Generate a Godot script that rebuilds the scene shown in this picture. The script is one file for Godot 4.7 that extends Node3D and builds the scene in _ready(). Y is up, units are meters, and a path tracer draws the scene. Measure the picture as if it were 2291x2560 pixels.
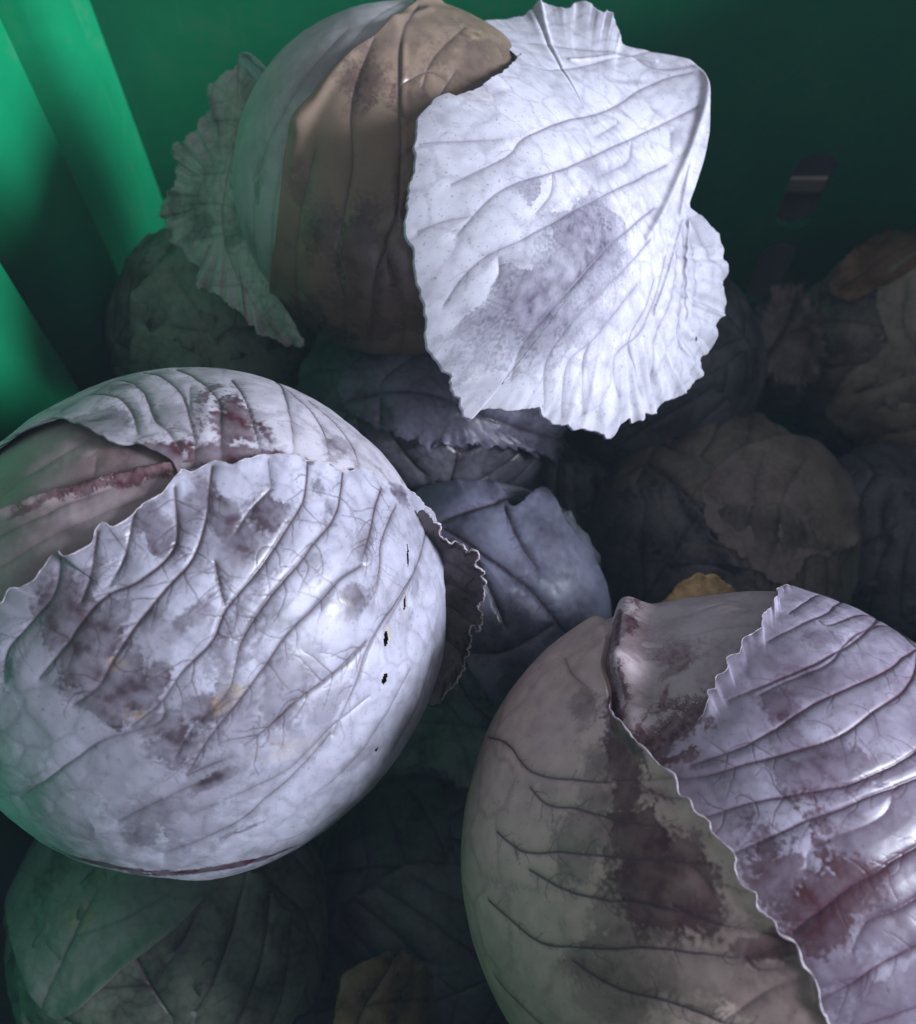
extends Node3D

var plain_skin: StandardMaterial3D
var sunk := []
var sunken_fields := []
var rim_skin: StandardMaterial3D
var plastic: StandardMaterial3D

func _ready():
	# camera, air and light
	var cam := Camera3D.new()
	cam.name = "camera"
	add_child(cam)
	cam.position = Vector3(0, 0.68, 0)
	cam.rotation_degrees = Vector3(-63.3, 0, 0)
	cam.fov = 55.0
	var lens := CameraAttributesPhysical.new()
	lens.frustum_focal_length = 23.05
	lens.frustum_focus_distance = 0.33
	lens.exposure_aperture = 8.0
	lens.frustum_near = 0.01
	lens.frustum_far = 60.0
	cam.attributes = lens
	cam.fov = 55.0
	cam.near = 0.01
	cam.far = 60.0
	var env := Environment.new()
	env.background_mode = Environment.BG_SKY
	var sky_material := ProceduralSkyMaterial.new()
	sky_material.sky_top_color = Color(0.68, 0.68, 0.7)
	sky_material.sky_horizon_color = Color(0.74, 0.7, 0.66)
	sky_material.ground_horizon_color = Color(0.3, 0.27, 0.24)
	sky_material.ground_bottom_color = Color(0.2, 0.17, 0.15)
	sky_material.sun_angle_max = 0.0
	var sky := Sky.new()
	sky.sky_material = sky_material
	env.sky = sky
	env.background_energy_multiplier = 0.34
	env.tonemap_mode = Environment.TONE_MAPPER_LINEAR
	env.tonemap_exposure = 1.6
	env.fog_enabled = true
	env.fog_density = 0.055
	env.fog_light_color = Color(0.72, 0.83, 0.92)
	env.sdfgi_enabled = true
	env.ssao_enabled = true
	env.ssil_enabled = true
	var world := WorldEnvironment.new()
	world.name = "air"
	world.environment = env
	add_child(world)
	var sun := DirectionalLight3D.new()
	sun.name = "sun"
	sun.light_energy = 1.6
	sun.light_color = Color(0.9, 0.93, 1.0)
	sun.light_angular_distance = 18.0
	sun.shadow_enabled = true
	add_child(sun)
	sun.look_at_from_position(Vector3(0.86, 0.385, 0.17) * 5.0, Vector3.ZERO)
	# the place
	wobble.frequency = 0.01
	wobble.seed = 4
	fuzz.frequency = 0.12
	fuzz.seed = 8
	build_ground()
	build_crate()
	make_shared_looks()
	build_slot_backing()
	build_broad_cabbage()
	build_scalloped_cabbage()
	build_peeled_cabbage()
	build_sunken_cabbages()
	build_yellow_leaf()
	build_brown_leaf()
	build_shrivelled_leaf()

func box_mesh(size: Vector3, slices := 1) -> BoxMesh:
	var b := BoxMesh.new()
	b.size = size
	b.subdivide_height = slices
	return b

func build_ground():
	var m := StandardMaterial3D.new()
	m.resource_name = "packed_soil"
	m.albedo_color = lin(0.16, 0.12, 0.09)
	m.roughness = 0.95
	var g := MeshInstance3D.new()
	g.name = "ground"
	var p := PlaneMesh.new()
	p.size = Vector2(40, 40)
	g.mesh = p
	g.material_override = m
	g.set_meta("kind", "structure")
	g.set_meta("label", "brown packed soil around and beneath the crate")
	add_child(g)

const X0 := -0.223
const X1 := 0.40
const Z0 := -0.50
const Z1 := 0.14
const RIM := 0.465
const FLOOR := 0.02

func build_crate():
	plastic = StandardMaterial3D.new()
	plastic.resource_name = "green_crate_plastic"
	plastic.albedo_texture = scuffed_green()
	plastic.uv1_triplanar = true
	plastic.uv1_world_triplanar = true
	plastic.uv1_scale = Vector3(2.2, 2.2, 2.2)
	plastic.roughness = 0.42
	plastic.metallic_specular = 0.35
	plastic.backlight_enabled = true
	plastic.backlight = Color(0.02, 0.1, 0.06)
	var t := thing("crate", "deep green plastic crate with ribbed side and long slots in the far wall", "crate", Vector3((X0 + X1) / 2, 0, (Z0 + Z1) / 2))
	var o := t.position
	var th := 0.006
	var wx := X1 - X0
	var wz := Z1 - Z0
	var hy := RIM - FLOOR
	var b := part("floor_panel", box_mesh(Vector3(wx + 2 * th, 0.012, wz + 2 * th)), plastic, t)
	b.position = Vector3((X0 + X1) / 2, FLOOR - 0.006, (Z0 + Z1) / 2) - o
	# far wall with slots
	var wall := CSGBox3D.new()
	wall.name = "far_wall"
	wall.size = Vector3(wx + 2 * th, hy, th)
	wall.material = plastic
	t.add_child(wall, true)
	wall.position = Vector3((X0 + X1) / 2, FLOOR + hy / 2, Z0 - th / 2) - o
	for s in SLOTS:
		var n := PackedVector2Array()
		var half: float = s[3] / 2.0
		var rad: float = s[2] / 2.0
		for k in 24:
			var a := TAU * k / 24.0
			n.append(Vector2(cos(a) * rad, sin(a) * rad + (half - rad) * signf(sin(a) + 1e-6)))
		var cut := CSGPolygon3D.new()
		cut.name = "slot"
		cut.polygon = n
		cut.depth = 0.03
		cut.operation = CSGShape3D.OPERATION_SUBTRACTION
		cut.material = plastic
		wall.add_child(cut, true)
		cut.position = Vector3(s[0], s[1], Z0 + 0.012) - o - wall.position
	for side in [[X0 - th / 2, "ribbed_wall"], [X1 + th / 2, "side_wall"]]:
		b = part(side[1], box_mesh(Vector3(th, hy, wz)), plastic, t)
		b.position = Vector3(side[0], FLOOR + hy / 2, (Z0 + Z1) / 2) - o
	b = part("near_wall", box_mesh(Vector3(wx + 2 * th, hy, th)), plastic, t)
	b.position = Vector3((X0 + X1) / 2, FLOOR + hy / 2, Z1 + th / 2) - o
	# upright ribs of the ribbed wall: rounded trapezoid bars
	for z in RIBS:
		b = part("rib", rib_mesh(z[1], z[2], hy - 0.004), plastic, t)
		b.position = Vector3(X0, FLOOR + 0.002, z[0]) - o
	for e in [[(X0 + X1) / 2, Z0 - 0.016, wx + 0.06, 0.02], [(X0 + X1) / 2, Z1 + 0.016, wx + 0.06, 0.02]]:
		b = part("rim", box_mesh(Vector3(e[2], 0.018, e[3])), plastic, t)
		b.position = Vector3(e[0], RIM - 0.011, e[1]) - o
	for x in [X0 - 0.016, X1 + 0.016]:
		b = part("rim", box_mesh(Vector3(0.02, 0.018, wz + 0.01)), plastic, t)
		b.position = Vector3(x, RIM - 0.011, (Z0 + Z1) / 2) - o

func build_slot_backing():
	# added board: near black gives the dark beyond the slots; nailed lath in front
	var slot_dark := StandardMaterial3D.new()
	slot_dark.resource_name = "slot_darkness"
	slot_dark.albedo_color = lin(0.014, 0.015, 0.014)
	slot_dark.roughness = 0.85
	var wood := StandardMaterial3D.new()
	wood.resource_name = "grey_brown_wood"
	wood.albedo_color = lin(0.11, 0.09, 0.06)
	wood.roughness = 0.8
	var t := thing("board", "added near black board behind the crate that darkens its wall slots", "board", Vector3(0.1, 0, Z0 - 0.045))
	var b := part("plank", box_mesh(Vector3(0.95, 0.42, 0.018)), slot_dark, t)
	b.position = Vector3(0, 0.21, 0)
	b = part("lath", box_mesh(Vector3(0.95, 0.012, 0.003)), wood, t)
	b.position = Vector3(0, 0.148, 0.0107)

const SLOTS := [[0.239, 0.175, 0.028, 0.07], [0.239, 0.09, 0.028, 0.07]]
const RIBS := [[-0.4535, 0.051, 0.027], [-0.3535, 0.051, 0.027], [-0.26, 0.051, 0.027], [-0.16, 0.051, 0.027]]

func rib_mesh(width: float, deep: float, tall: float) -> ArrayMesh:
	var outline := []
	var path := [[-0.5, 0.0], [-0.5, 0.9], [-0.49, 0.97], [-0.46, 1.0], [0.0, 1.0], [0.15, 0.985], [0.28, 0.93], [0.38, 0.83], [0.46, 0.68], [0.52, 0.45], [0.58, 0.0]]
	for e in path:
		outline.append(Vector2(e[0] * width, e[1] * deep))
	var n := path.size() - 1
	var v := PackedVector3Array()
	var uv := PackedVector2Array()
	var idx := PackedInt32Array()
	var rows := 12
	for j in rows + 1:
		for i in n + 1:
			v.append(Vector3(outline[i].y + 0.0005, tall * j / rows, outline[i].x))
			uv.append(Vector2(float(i) / n, float(j) / rows))
	for j in rows:
		for i in n:
			var a := j * (n + 1) + i
			idx.append_array([a, a + n + 2, a + 1, a, a + n + 1, a + n + 2])
	# cap on top
	var first := v.size()
	for i in n + 1:
		v.append(v[rows * (n + 1) + i])
		uv.append(Vector2.ZERO)
	for i in n + 1:
		v.append(Vector3(0.0005, tall, outline[i].x))
		uv.append(Vector2.ZERO)
	for i in n:
		var a := first + i
		idx.append_array([a, a + n + 2, a + 1, a, a + n + 1, a + n + 2])
	return finish(v, uv, idx)

func scuffed_green() -> ImageTexture:
	var n := 512
	var broad := noise_bytes(n, 0.012, 301)
	var fine := noise_bytes(n, 0.08, 302)
	var rgb := PackedByteArray()
	rgb.resize(n * n * 3)
	for i in n * n:
		var lo := (broad[i] - 128) / 128.0
		var hi := (fine[i] - 128) / 128.0
		var c := Color(0.001, 0.215, 0.083) * (1.0 + 0.12 * lo + 0.05 * hi)
		var dirt := smoothstep(0.38, 0.62, lo + 0.5 * hi)
		c = c.lerp(Color(0.14, 0.13, 0.08), 0.12 * dirt)
		var s := c.linear_to_srgb()
		for k in 3:
			rgb[i * 3 + k] = int(clampf(s[k], 0, 1) * 255)
	# handling scratches: thin pale lines
	var r := RandomNumberGenerator.new()
	r.seed = 77
	for k in 46:
		var p := Vector2(r.randf() * n, r.randf() * n)
		var dir := Vector2.from_angle(r.randf_range(0.9, 2.3))
		var strong := r.randf_range(0.06, 0.22)
		for j in int(r.randf_range(20, 130)):
			p += dir
			dir = dir.rotated(r.randf_range(-0.02, 0.02))
			var o := (posmod(int(p.y), n) * n + posmod(int(p.x), n)) * 3
			for e in 3:
				rgb[o + e] = int(lerpf(rgb[o + e], [120, 165, 140][e], strong))

	return ImageTexture.create_from_image(Image.create_from_data(n, n, false, Image.FORMAT_RGB8, rgb))

func make_shared_looks():
	plain_skin = StandardMaterial3D.new()
	plain_skin.resource_name = "bare_cabbage_skin"
	plain_skin.albedo_color = lin(0.16, 0.11, 0.11)
	plain_skin.roughness = 0.45
	rim_skin = StandardMaterial3D.new()
	rim_skin.resource_name = "dry_pale_leaf_edge"
	rim_skin.albedo_color = lin(0.42, 0.36, 0.38)
	rim_skin.roughness = 0.5
	# generic leaf pattern in four tones for deep heads, darkened to paint in shade
	var veins := []
	veins.append([0.0, 0.0, -0.95, 0.03, -0.3, -0.02, 0.3, 0.0, 0.9])
	for k in 5:
		for s in [-1.0, 1.0]:
			var y := -0.75 + 0.31 * k
			veins.append([0.1, 0.01 * s, y, 0.3 * s, y + 0.16, 0.6 * s, y + 0.42, 0.85 * s, y + 0.75])
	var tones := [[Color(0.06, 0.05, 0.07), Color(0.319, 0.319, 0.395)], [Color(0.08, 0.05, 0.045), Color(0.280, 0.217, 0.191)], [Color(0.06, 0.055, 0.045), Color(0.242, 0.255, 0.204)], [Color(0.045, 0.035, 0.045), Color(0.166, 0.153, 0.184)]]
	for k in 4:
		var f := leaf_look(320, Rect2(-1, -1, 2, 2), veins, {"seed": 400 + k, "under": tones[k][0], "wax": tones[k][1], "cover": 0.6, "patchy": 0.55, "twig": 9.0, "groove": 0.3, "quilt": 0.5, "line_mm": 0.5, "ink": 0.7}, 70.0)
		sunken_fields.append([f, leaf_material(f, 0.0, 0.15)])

func sunken(h: Dictionary, label: String, tone: int):
	var r := RandomNumberGenerator.new()
	r.seed = 900 + sunk.size()
	var t := thing("red_cabbage", label, "cabbage", h.base, "red cabbages sunk in the heap")
	part("head", head_mesh(h, 72, 44, 0.002), plain_skin, t)
	sunk.append(t)
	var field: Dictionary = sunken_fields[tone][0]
	# wrapper leaves laid round the head, each turned to a side of its own
	for k in 4:
		var a := TAU * k / 4.0 + r.randf_range(-0.4, 0.4)
		var lean := r.randf_range(0.45, 0.8)
		var z: Vector3 = (h.z * cos(lean) + (h.x * cos(a) + h.y * sin(a)) * sin(lean)).normalized()
		var turn := r.randf_range(0.0, TAU)
		var x: Vector3 = (h.x - z * z.dot(h.x)).normalized().rotated(z, turn)
		var g := h.duplicate()
		g.x = x
		g.y = z.cross(x)
		g.z = z
		var rows := []
		var m := 14
		for i in m:
			var b := TAU * i / m
			var reach := 0.86 + r.randf_range(-0.1, 0.1)
			rows.append_array([cos(b) * reach, sin(b) * reach, r.randf_range(0.0, 3.5) if sin(b) > -0.3 else 0.0, 1.0 if sin(b) > -0.3 else 0.2])
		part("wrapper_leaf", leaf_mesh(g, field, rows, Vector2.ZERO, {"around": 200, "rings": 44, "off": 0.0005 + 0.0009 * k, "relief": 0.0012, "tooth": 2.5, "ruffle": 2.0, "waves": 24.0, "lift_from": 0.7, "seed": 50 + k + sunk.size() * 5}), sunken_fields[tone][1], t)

func build_broad_cabbage():
	var h := head_of(Vector3(-0.0942, 0.3402, -0.1289), 0.088, Vector3(0.968, -0.2345, -0.089), Vector3(-0.0, 0.3548, -0.935), Vector3(0.2508, 0.9051, 0.3434), 1, 0.034)
	h["ridges"] = [[1.2409, -1.0065, 0.9593, -1.4276, -0.009, 0.34]]
	var t := thing("red_cabbage", "broad pale red cabbage by the ribbed crate wall, split wrapper leaf with ragged rim", "cabbage", h.base, "red cabbages on top of the heap")
	part("head", head_mesh(h, 128, 72, 0.0016), plain_skin, t)
	add_leaf(t, "inner_leaf", h, [-1.698, 0.752, 0.0, 0.0,  -1.37, 0.045, 0.0, 0.0,  -0.9, -0.213, 0.0, 0.0,  -0.479, -0.066, 0.0, 0.0,  -0.158, 0.094, 0.0, 0.0,  0.055, 0.262, 0.0, 0.0,  0.122, 0.45, 0.0, 0.0,  -0.055, 0.664, 0.0, 0.0,  -0.458, 0.95, 0.0, 0.0,  -1.174, 1.235, 0.0, 0.0,  -1.681, 1.323, 0.0, 0.0],
		Vector2(-0.409, 0.357), [
		[0.0, -0.865, 0.252, -0.5, 0.338, -0.297, 0.427, -0.099, 0.477],
		[0.1, -0.689, 0.094, -0.438, 0.254, -0.197, 0.322, -0.042, 0.402],
		[0.2, -0.782, 0.471, -0.59, 0.583, -0.433, 0.692],
		[0.2, -0.398, 0.575, -0.391, 0.478, -0.394, 0.434],
		[0.3, -0.663, 0.356, -0.51, 0.391, -0.335, 0.43]],
		{"seed": 11, "cracks": 0.0, "speck": 0.2, "under": Color(0.2, 0.13, 0.13), "wax": Color(0.36, 0.3, 0.3), "cover": 0.6, "patchy": 0.35, "twig": 0.0, "groove": 0.11, "quilt": 0.4, "line_mm": 0.4, "ink": 0.2, "gloss": 0.3, "stains_and_shade": [[-0.33, 0.531, 0.092, 0.092, -0.0, 1.0]]},
		{"n": 400, "off": -0.0004, "relief": 0.0010, "ruffle": 0.2, "tooth": 0.5, "around": 240, "rings": 70, "seed": 3}, "smooth brown inner leaf bared by the split")
	add_leaf(t, "inner_leaf", h, [-1.202, 0.089, 0.0, 0.0,  -0.831, -0.038, -0.2, 0.0,  -0.56, 0.067, -0.2, 0.0,  -0.326, 0.228, -0.2, 0.0,  -0.124, 0.347, -0.2, 0.0,  0.054, 0.397, 0.0, 0.0,  0.105, 0.522, 0.0, 0.0,  0.018, 0.538, 0.5, 0.0,  -0.083, 0.523, 1.5, 0.4,  -0.183, 0.499, 2.0, 0.6,  -0.352, 0.46, 2.0, 0.6,  -0.533, 0.418, 1.8, 0.5,  -0.747, 0.373, 1.5, 0.4,  -0.975, 0.299, 1.0, 0.3],
		Vector2(-0.464, 0.225), [
		[0.0, -0.942, 0.219, -0.634, 0.302, -0.38, 0.403, -0.131, 0.471],
		[0.3, -0.79, 0.109, -0.505, 0.254, -0.239, 0.367, -0.046, 0.442],
		[0.3, -0.683, 0.034, -0.456, 0.148, -0.263, 0.261]],
		{"seed": 12, "cracks": 0.0, "speck": 0.2, "under": Color(0.2, 0.13, 0.13), "wax": Color(0.36, 0.3, 0.31), "cover": 0.6, "patchy": 0.3, "twig": 0.0, "groove": 0.05, "quilt": 0.35, "line_mm": 0.5, "ink": 0.3, "gloss": 0.3, "reds": [[-0.183, 0.492, 0.253, 0.028, 0.244, 1.0],  [-0.475, 0.421, 0.138, 0.011, 0.384, 0.8]]},
		{"n": 400, "off": 0.0007, "relief": 0.0008, "ruffle": 0.8, "tooth": 1.6, "around": 260, "rings": 60, "seed": 5, "lift_from": 0.7}, "inner leaf with a dark red torn ridge")
	add_leaf(t, "wrapper_leaf", h, [-1.197, 0.816, 0.0, 0.2,  -0.976, 0.818, 1.0, 0.3,  -0.764, 0.801, 1.2, 0.4,  -0.622, 0.806, 1.5, 0.5,  -0.487, 0.741, 2.0, 0.9,  -0.387, 0.664, 2.5, 1.0,  -0.301, 0.608, 2.0, 1.0,  -0.237, 0.598, 2.0, 1.0,  -0.18, 0.561, 1.5, 1.0,  -0.117, 0.515, 1.0, 0.6,  -0.072, 0.461, -0.6, 0.3,  0.037, 0.397, -0.8, 0.2,  0.262, 0.414, -0.8, 0.1,  0.552, 0.425, -0.8, 0.1,  0.859, 0.448, -0.8, 0.1,  1.246, 0.43, 0.0, 0.1,  1.728, 0.606, 0.0, 0.1,  1.885, 1.28, 0.0, 0.1,  1.329, 2.085, 0.0, 0.1,  0.447, 2.34, 0.0, 0.1,  -0.351, 2.387, 0.0, 0.1,  -1.064, 2.229, 0.0, 0.1,  -1.611, 1.78, 0.0, 0.1,  -1.818, 1.236, 0.0, 0.1],
		Vector2(0.137, 0.87), [
		[0.0, 0.014, 1.65, 0.348, 1.395, 0.333, 0.91, 0.309, 0.571],
		[0.0, -0.168, 1.29, 0.026, 0.891, 0.047, 0.684, 0.052, 0.54],
		[0.0, -0.33, 1.254, -0.133, 0.954, -0.065, 0.737, -0.039, 0.584, -0.045, 0.5],
		[0.0, -0.438, 1.164, -0.269, 0.944, -0.197, 0.739, -0.14, 0.662, -0.085, 0.558],
		[0.0, -0.525, 1.003, -0.368, 0.907, -0.287, 0.781, -0.248, 0.653],
		[0.2, -0.195, 0.723, -0.161, 0.684, -0.111, 0.676, -0.061, 0.649],
		[0.0, 0.102, 1.077, 0.148, 0.871, 0.17, 0.7, 0.193, 0.553],
		[0.0, 0.347, 1.242, 0.459, 0.879, 0.47, 0.697, 0.459, 0.577],
		[0.0, 0.497, 1.08, 0.622, 0.774, 0.606, 0.574],
		[0.4, -0.076, 0.954, -0.067, 0.787, -0.033, 0.678],
		[0.1, -0.724, 1.002, -0.533, 1.025, -0.446, 1.194, -0.22, 1.265]],
		{"seed": 21, "mesh_ink": 0.4, "net": 0.02, "cracks": 0.3, "under": Color(0.062, 0.042, 0.056), "wax": Color(0.5, 0.47, 0.52), "cover": 0.9, "patchy": 0.13, "twig": 6.0, "groove": 0.47, "quilt": 0.65, "line_mm": 0.36, "ink": 0.95, "stains_and_shade": [[0.103, 0.851, 0.074, 0.041, -0.175, 1.0],  [-0.117, 0.753, 0.055, 0.069, -1.396, 0.45],  [0.517, 0.697, 0.037, 0.069, -1.047, 0.7],  [-0.358, 0.997, 0.06, 0.032, 0.175, 0.85],  [-0.389, 0.747, 0.092, 0.069, -0.524, 0.85],  [-0.618, 0.881, 0.138, 0.023, 0.524, 0.5],  [-0.015, 0.773, 0.037, 0.06, -0.0, 0.4]], "reds": [[0.109, 0.721, 0.101, 0.175, 0.14, 1.0],  [0.076, 0.553, 0.23, 0.06, -0.0, 1.0],  [0.244, 0.561, 0.138, 0.032, -0.175, 0.9],  [-0.046, 0.517, 0.138, 0.032, 0.175, 0.8]]},
		{"n": 768, "off": 0.002, "relief": 0.0008, "ruffle": 1.1, "tooth": 1.5, "seed": 7, "around": 520, "rings": 120, "waves": 40.0, "lift_from": 0.7}, "upper wrapper leaf with a dark red patch")
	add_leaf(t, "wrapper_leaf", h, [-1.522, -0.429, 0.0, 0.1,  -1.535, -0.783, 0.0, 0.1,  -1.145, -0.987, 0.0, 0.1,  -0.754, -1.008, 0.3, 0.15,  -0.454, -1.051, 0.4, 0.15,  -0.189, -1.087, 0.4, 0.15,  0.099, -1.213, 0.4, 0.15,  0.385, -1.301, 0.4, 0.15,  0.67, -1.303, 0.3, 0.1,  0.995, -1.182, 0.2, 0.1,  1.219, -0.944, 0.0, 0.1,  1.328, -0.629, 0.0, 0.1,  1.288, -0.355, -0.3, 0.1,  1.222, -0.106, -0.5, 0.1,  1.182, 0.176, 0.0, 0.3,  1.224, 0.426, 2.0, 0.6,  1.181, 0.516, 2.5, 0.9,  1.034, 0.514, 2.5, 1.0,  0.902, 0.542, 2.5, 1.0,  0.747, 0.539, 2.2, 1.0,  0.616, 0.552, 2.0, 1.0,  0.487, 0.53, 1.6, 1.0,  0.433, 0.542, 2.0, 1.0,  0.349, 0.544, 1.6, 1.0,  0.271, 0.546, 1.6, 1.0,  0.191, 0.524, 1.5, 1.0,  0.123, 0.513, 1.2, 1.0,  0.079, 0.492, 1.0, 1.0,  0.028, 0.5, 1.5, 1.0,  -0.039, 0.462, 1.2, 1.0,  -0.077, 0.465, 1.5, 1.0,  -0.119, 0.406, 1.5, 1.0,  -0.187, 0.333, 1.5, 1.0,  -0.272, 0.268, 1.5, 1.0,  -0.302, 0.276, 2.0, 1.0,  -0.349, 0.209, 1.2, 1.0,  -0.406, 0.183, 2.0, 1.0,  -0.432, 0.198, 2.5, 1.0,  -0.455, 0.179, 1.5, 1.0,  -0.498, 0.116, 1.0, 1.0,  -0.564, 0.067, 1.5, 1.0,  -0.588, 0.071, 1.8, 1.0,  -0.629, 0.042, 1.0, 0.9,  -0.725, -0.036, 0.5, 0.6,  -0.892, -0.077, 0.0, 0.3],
		Vector2(0.034, -0.192), [
		[0.0, 0.02, 0.48, 0.012, 0.404, -0.003, 0.275, -0.042, 0.155, -0.115, 0.067, -0.196, -0.045, -0.245, -0.123, -0.297, -0.22, -0.379, -0.278],
		[0.0, 0.342, 0.527, 0.32, 0.385, 0.23, 0.237, 0.166, 0.132, 0.071, 0.016, 0.032, -0.088, -0.042, -0.166, -0.108, -0.263, -0.202, -0.342],
		[0.05, 0.034, 0.156, 0.053, 0.068, 0.072, 0.011],
		[0.0, 0.489, 0.518, 0.448, 0.358, 0.337, 0.214, 0.211, 0.061, 0.125, -0.072, 0.102, -0.168],
		[0.05, 0.533, 0.167, 0.417, 0.093, 0.269, -0.056, 0.199, -0.162, 0.115, -0.277, 0.032, -0.387, -0.036, -0.519],
		[0.0, 0.557, -0.101, 0.416, -0.21, 0.3, -0.288, 0.211, -0.369, 0.14, -0.424],
		[0.1, 0.835, 0.158, 0.594, -0.082, 0.521, -0.249, 0.45, -0.418],
		[0.0, -0.095, 0.402, -0.091, 0.209, -0.184, 0.102, -0.276, 0.059, -0.344, -0.01, -0.405, -0.099, -0.492, -0.201],
		[0.0, 0.678, 0.498, 0.597, 0.312, 0.534, 0.188],
		[0.1, 0.764, 0.44, 0.648, 0.274, 0.624, 0.174, 0.592, 0.038],
		[0.15, 1.026, 0.395, 0.813, 0.133, 0.647, -0.053],
		[0.1, -0.214, 0.313, -0.232, 0.192, -0.278, 0.085],
		[0.1, -0.316, 0.249, -0.333, 0.13, -0.364, 0.033],
		[0.2, -0.43, 0.178, -0.441, 0.088, -0.475, 0.016],
		[0.1, -0.467, 0.034, -0.543, -0.047, -0.607, -0.122, -0.621, -0.218],
		[0.25, 0.438, -0.416, 0.235, -0.64, 0.105, -0.773, -0.118, -0.895],
		[0.3, 0.001, -0.554, -0.147, -0.634, -0.267, -0.714],
		[0.3, 0.59, -0.298, 0.435, -0.394, 0.265, -0.546, -0.025, -0.688],
		[0.2, -0.036, -0.524, 0.097, -0.462],
		[0.3, -0.108, -0.263, -0.124, -0.337, -0.311, -0.409, -0.643, -0.686],
		[0.2, 0.102, -0.168, 0.079, -0.248, -0.021, -0.357, -0.072, -0.454],
		[0.15, 0.206, 0.406, 0.139, 0.329, 0.094, 0.25],
		[0.25, 0.201, 0.518, 0.211, 0.412],
		[0.35, 0.81, -0.227, 0.718, -0.363, 0.585, -0.54, 0.415, -0.681],
		[0.3, 1.02, -0.192, 0.932, -0.411, 0.835, -0.593]],
		{"seed": 31, "mesh_ink": 0.15, "net": 0.036, "cracks": 0.4, "under": Color(0.062, 0.042, 0.056), "wax": Color(0.43, 0.42, 0.5), "cover": 0.8, "patchy": 0.2, "twig": 13.0, "groove": 0.62, "quilt": 0.6, "line_mm": 0.4, "ink": 1.0, "line": Color(0.045, 0.022, 0.03), "stains_and_shade": [[-0.417, -0.002, 0.092, 0.097, -0.0, 1.0],  [-0.315, -0.097, 0.097, 0.115, -0.524, 1.0],  [-0.21, -0.228, 0.115, 0.106, -0.524, 1.0],  [-0.117, -0.192, 0.055, 0.051, -0.0, 1.0],  [-0.072, -0.394, 0.092, 0.101, -0.0, 1.0],  [-0.124, -0.346, 0.046, 0.055, -0.0, 0.875],  [0.083, -0.097, 0.069, 0.184, -0.698, 0.688],  [0.204, 0.333, 0.06, 0.069, -0.349, 1.0],  [0.067, 0.296, 0.037, 0.115, 0.611, 1.0],  [0.471, 0.032, 0.078, 0.041, 0.349, 0.938],  [0.371, 0.436, 0.046, 0.069, -0.0, 0.875],  [0.752, 0.519, 0.069, 0.028, -0.524, 0.875],  [0.275, -0.202, 0.083, 0.138, -0.698, 0.625],  [-0.167, -0.66, 0.092, 0.069, 0.349, 0.562],  [0.046, -0.545, 0.069, 0.023, 0.524, 1.0],  [-0.131, 0.236, 0.037, 0.092, 0.524, 0.875],  [0.231, -0.002, 0.069, 0.046, -0.0, 0.438],  [-0.183, -0.774, 0.069, 0.069, -0.0, 0.625],  [0.188, -0.781, 0.092, 0.018, 0.436, 0.75],  [1.148, 0.42, 0.037, 0.046, -0.0, 0.75],  [-0.597, -0.169, 0.032, 0.092, -0.175, 0.75],  [0.419, 0.354, 0.041, 0.064, -0.349, 0.75],  [0.355, 0.148, 0.046, 0.037, -0.0, 0.5],  [-0.038, -0.01, 0.092, 0.037, 0.873, 0.75],  [-0.146, -0.01, 0.06, 0.032, 0.873, 0.688],  [0.138, 0.214, 0.051, 0.037, 0.698, 0.75],  [0.55, 0.241, 0.06, 0.037, 1.047, 0.562],  [-0.348, 0.086, 0.069, 0.032, 0.873, 0.75],  [0.253, -0.304, 0.069, 0.06, -0.0, 0.625],  [0.444, -0.282, 0.092, 0.046, 0.698, 0.438],  [-0.039, 0.322, 0.032, 0.06, -0.349, 0.75],  [0.85, 0.113, 0.032, 0.092, -0.262, 0.5],  [0.012, -0.292, 0.06, 0.092, -0.611, 0.875],  [0.6, -0.544, 0.083, 0.046, 0.524, 0.375],  [-0.257, -0.002, 0.06, 0.046, 0.698, 0.75],  [-0.326, -0.293, 0.575, 0.414, -0.698, 0.3],  [-0.479, -0.182, 0.322, 0.345, -0.0, 0.26]], "reds": [[-0.958, -1.058, 0.207, 0.018, -0.244, 0.6],  [-0.33, -1.013, 0.207, 0.018, -0.105, 1.0],  [0.067, -1.047, 0.299, 0.021, 0.035, 1.0],  [0.44, -1.153, 0.23, 0.018, 0.279, 1.0],  [0.767, -1.089, 0.161, 0.014, 0.576, 0.8],  [0.348, 0.528, 0.032, 0.023, -0.0, 0.8],  [0.453, 0.536, 0.041, 0.018, -0.0, 0.7]], "tans": [[0.08, -0.257, 0.06, 0.028, 0.524, 0.55],  [0.256, -0.456, 0.092, 0.041, -0.0, 0.3],  [-0.245, -0.149, 0.023, 0.014, -0.0, 0.8],  [0.346, 0.389, 0.023, 0.028, -0.0, 0.5],  [-0.176, -0.309, 0.032, 0.018, -0.0, 0.4],  [0.656, -0.09, 0.022, 0.041, -0.175, 0.5],  [0.661, -0.237, 0.026, 0.031, -0.262, 0.5],  [0.771, 0.042, 0.013, 0.041, -0.209, 0.5]]},  # the broad faint patches paint light fall-off towards the wall, plus rubbed-off wax
		{"n": 860, "off": 0.0034, "relief": 0.0008, "ruffle": 1.4, "tooth": 2.0, "seed": 9, "around": 720, "rings": 170, "waves": 30.0, "lift_from": 0.72, "rim": 0.00022, "holes": [[0.6562, -0.0897, 0.0115, 0.0276, -0.1745],  [0.661, -0.2374, 0.0138, 0.0207, -0.2618],  [0.7707, 0.0418, 0.0069, 0.0276, -0.2094],  [0.6862, -0.5357, 0.0092, 0.0092, -0.0],  [0.8001, 0.236, 0.0057, 0.0506, -0.0349]]}, "front wrapper leaf with dark blotches, holes and a ragged rim")
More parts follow.
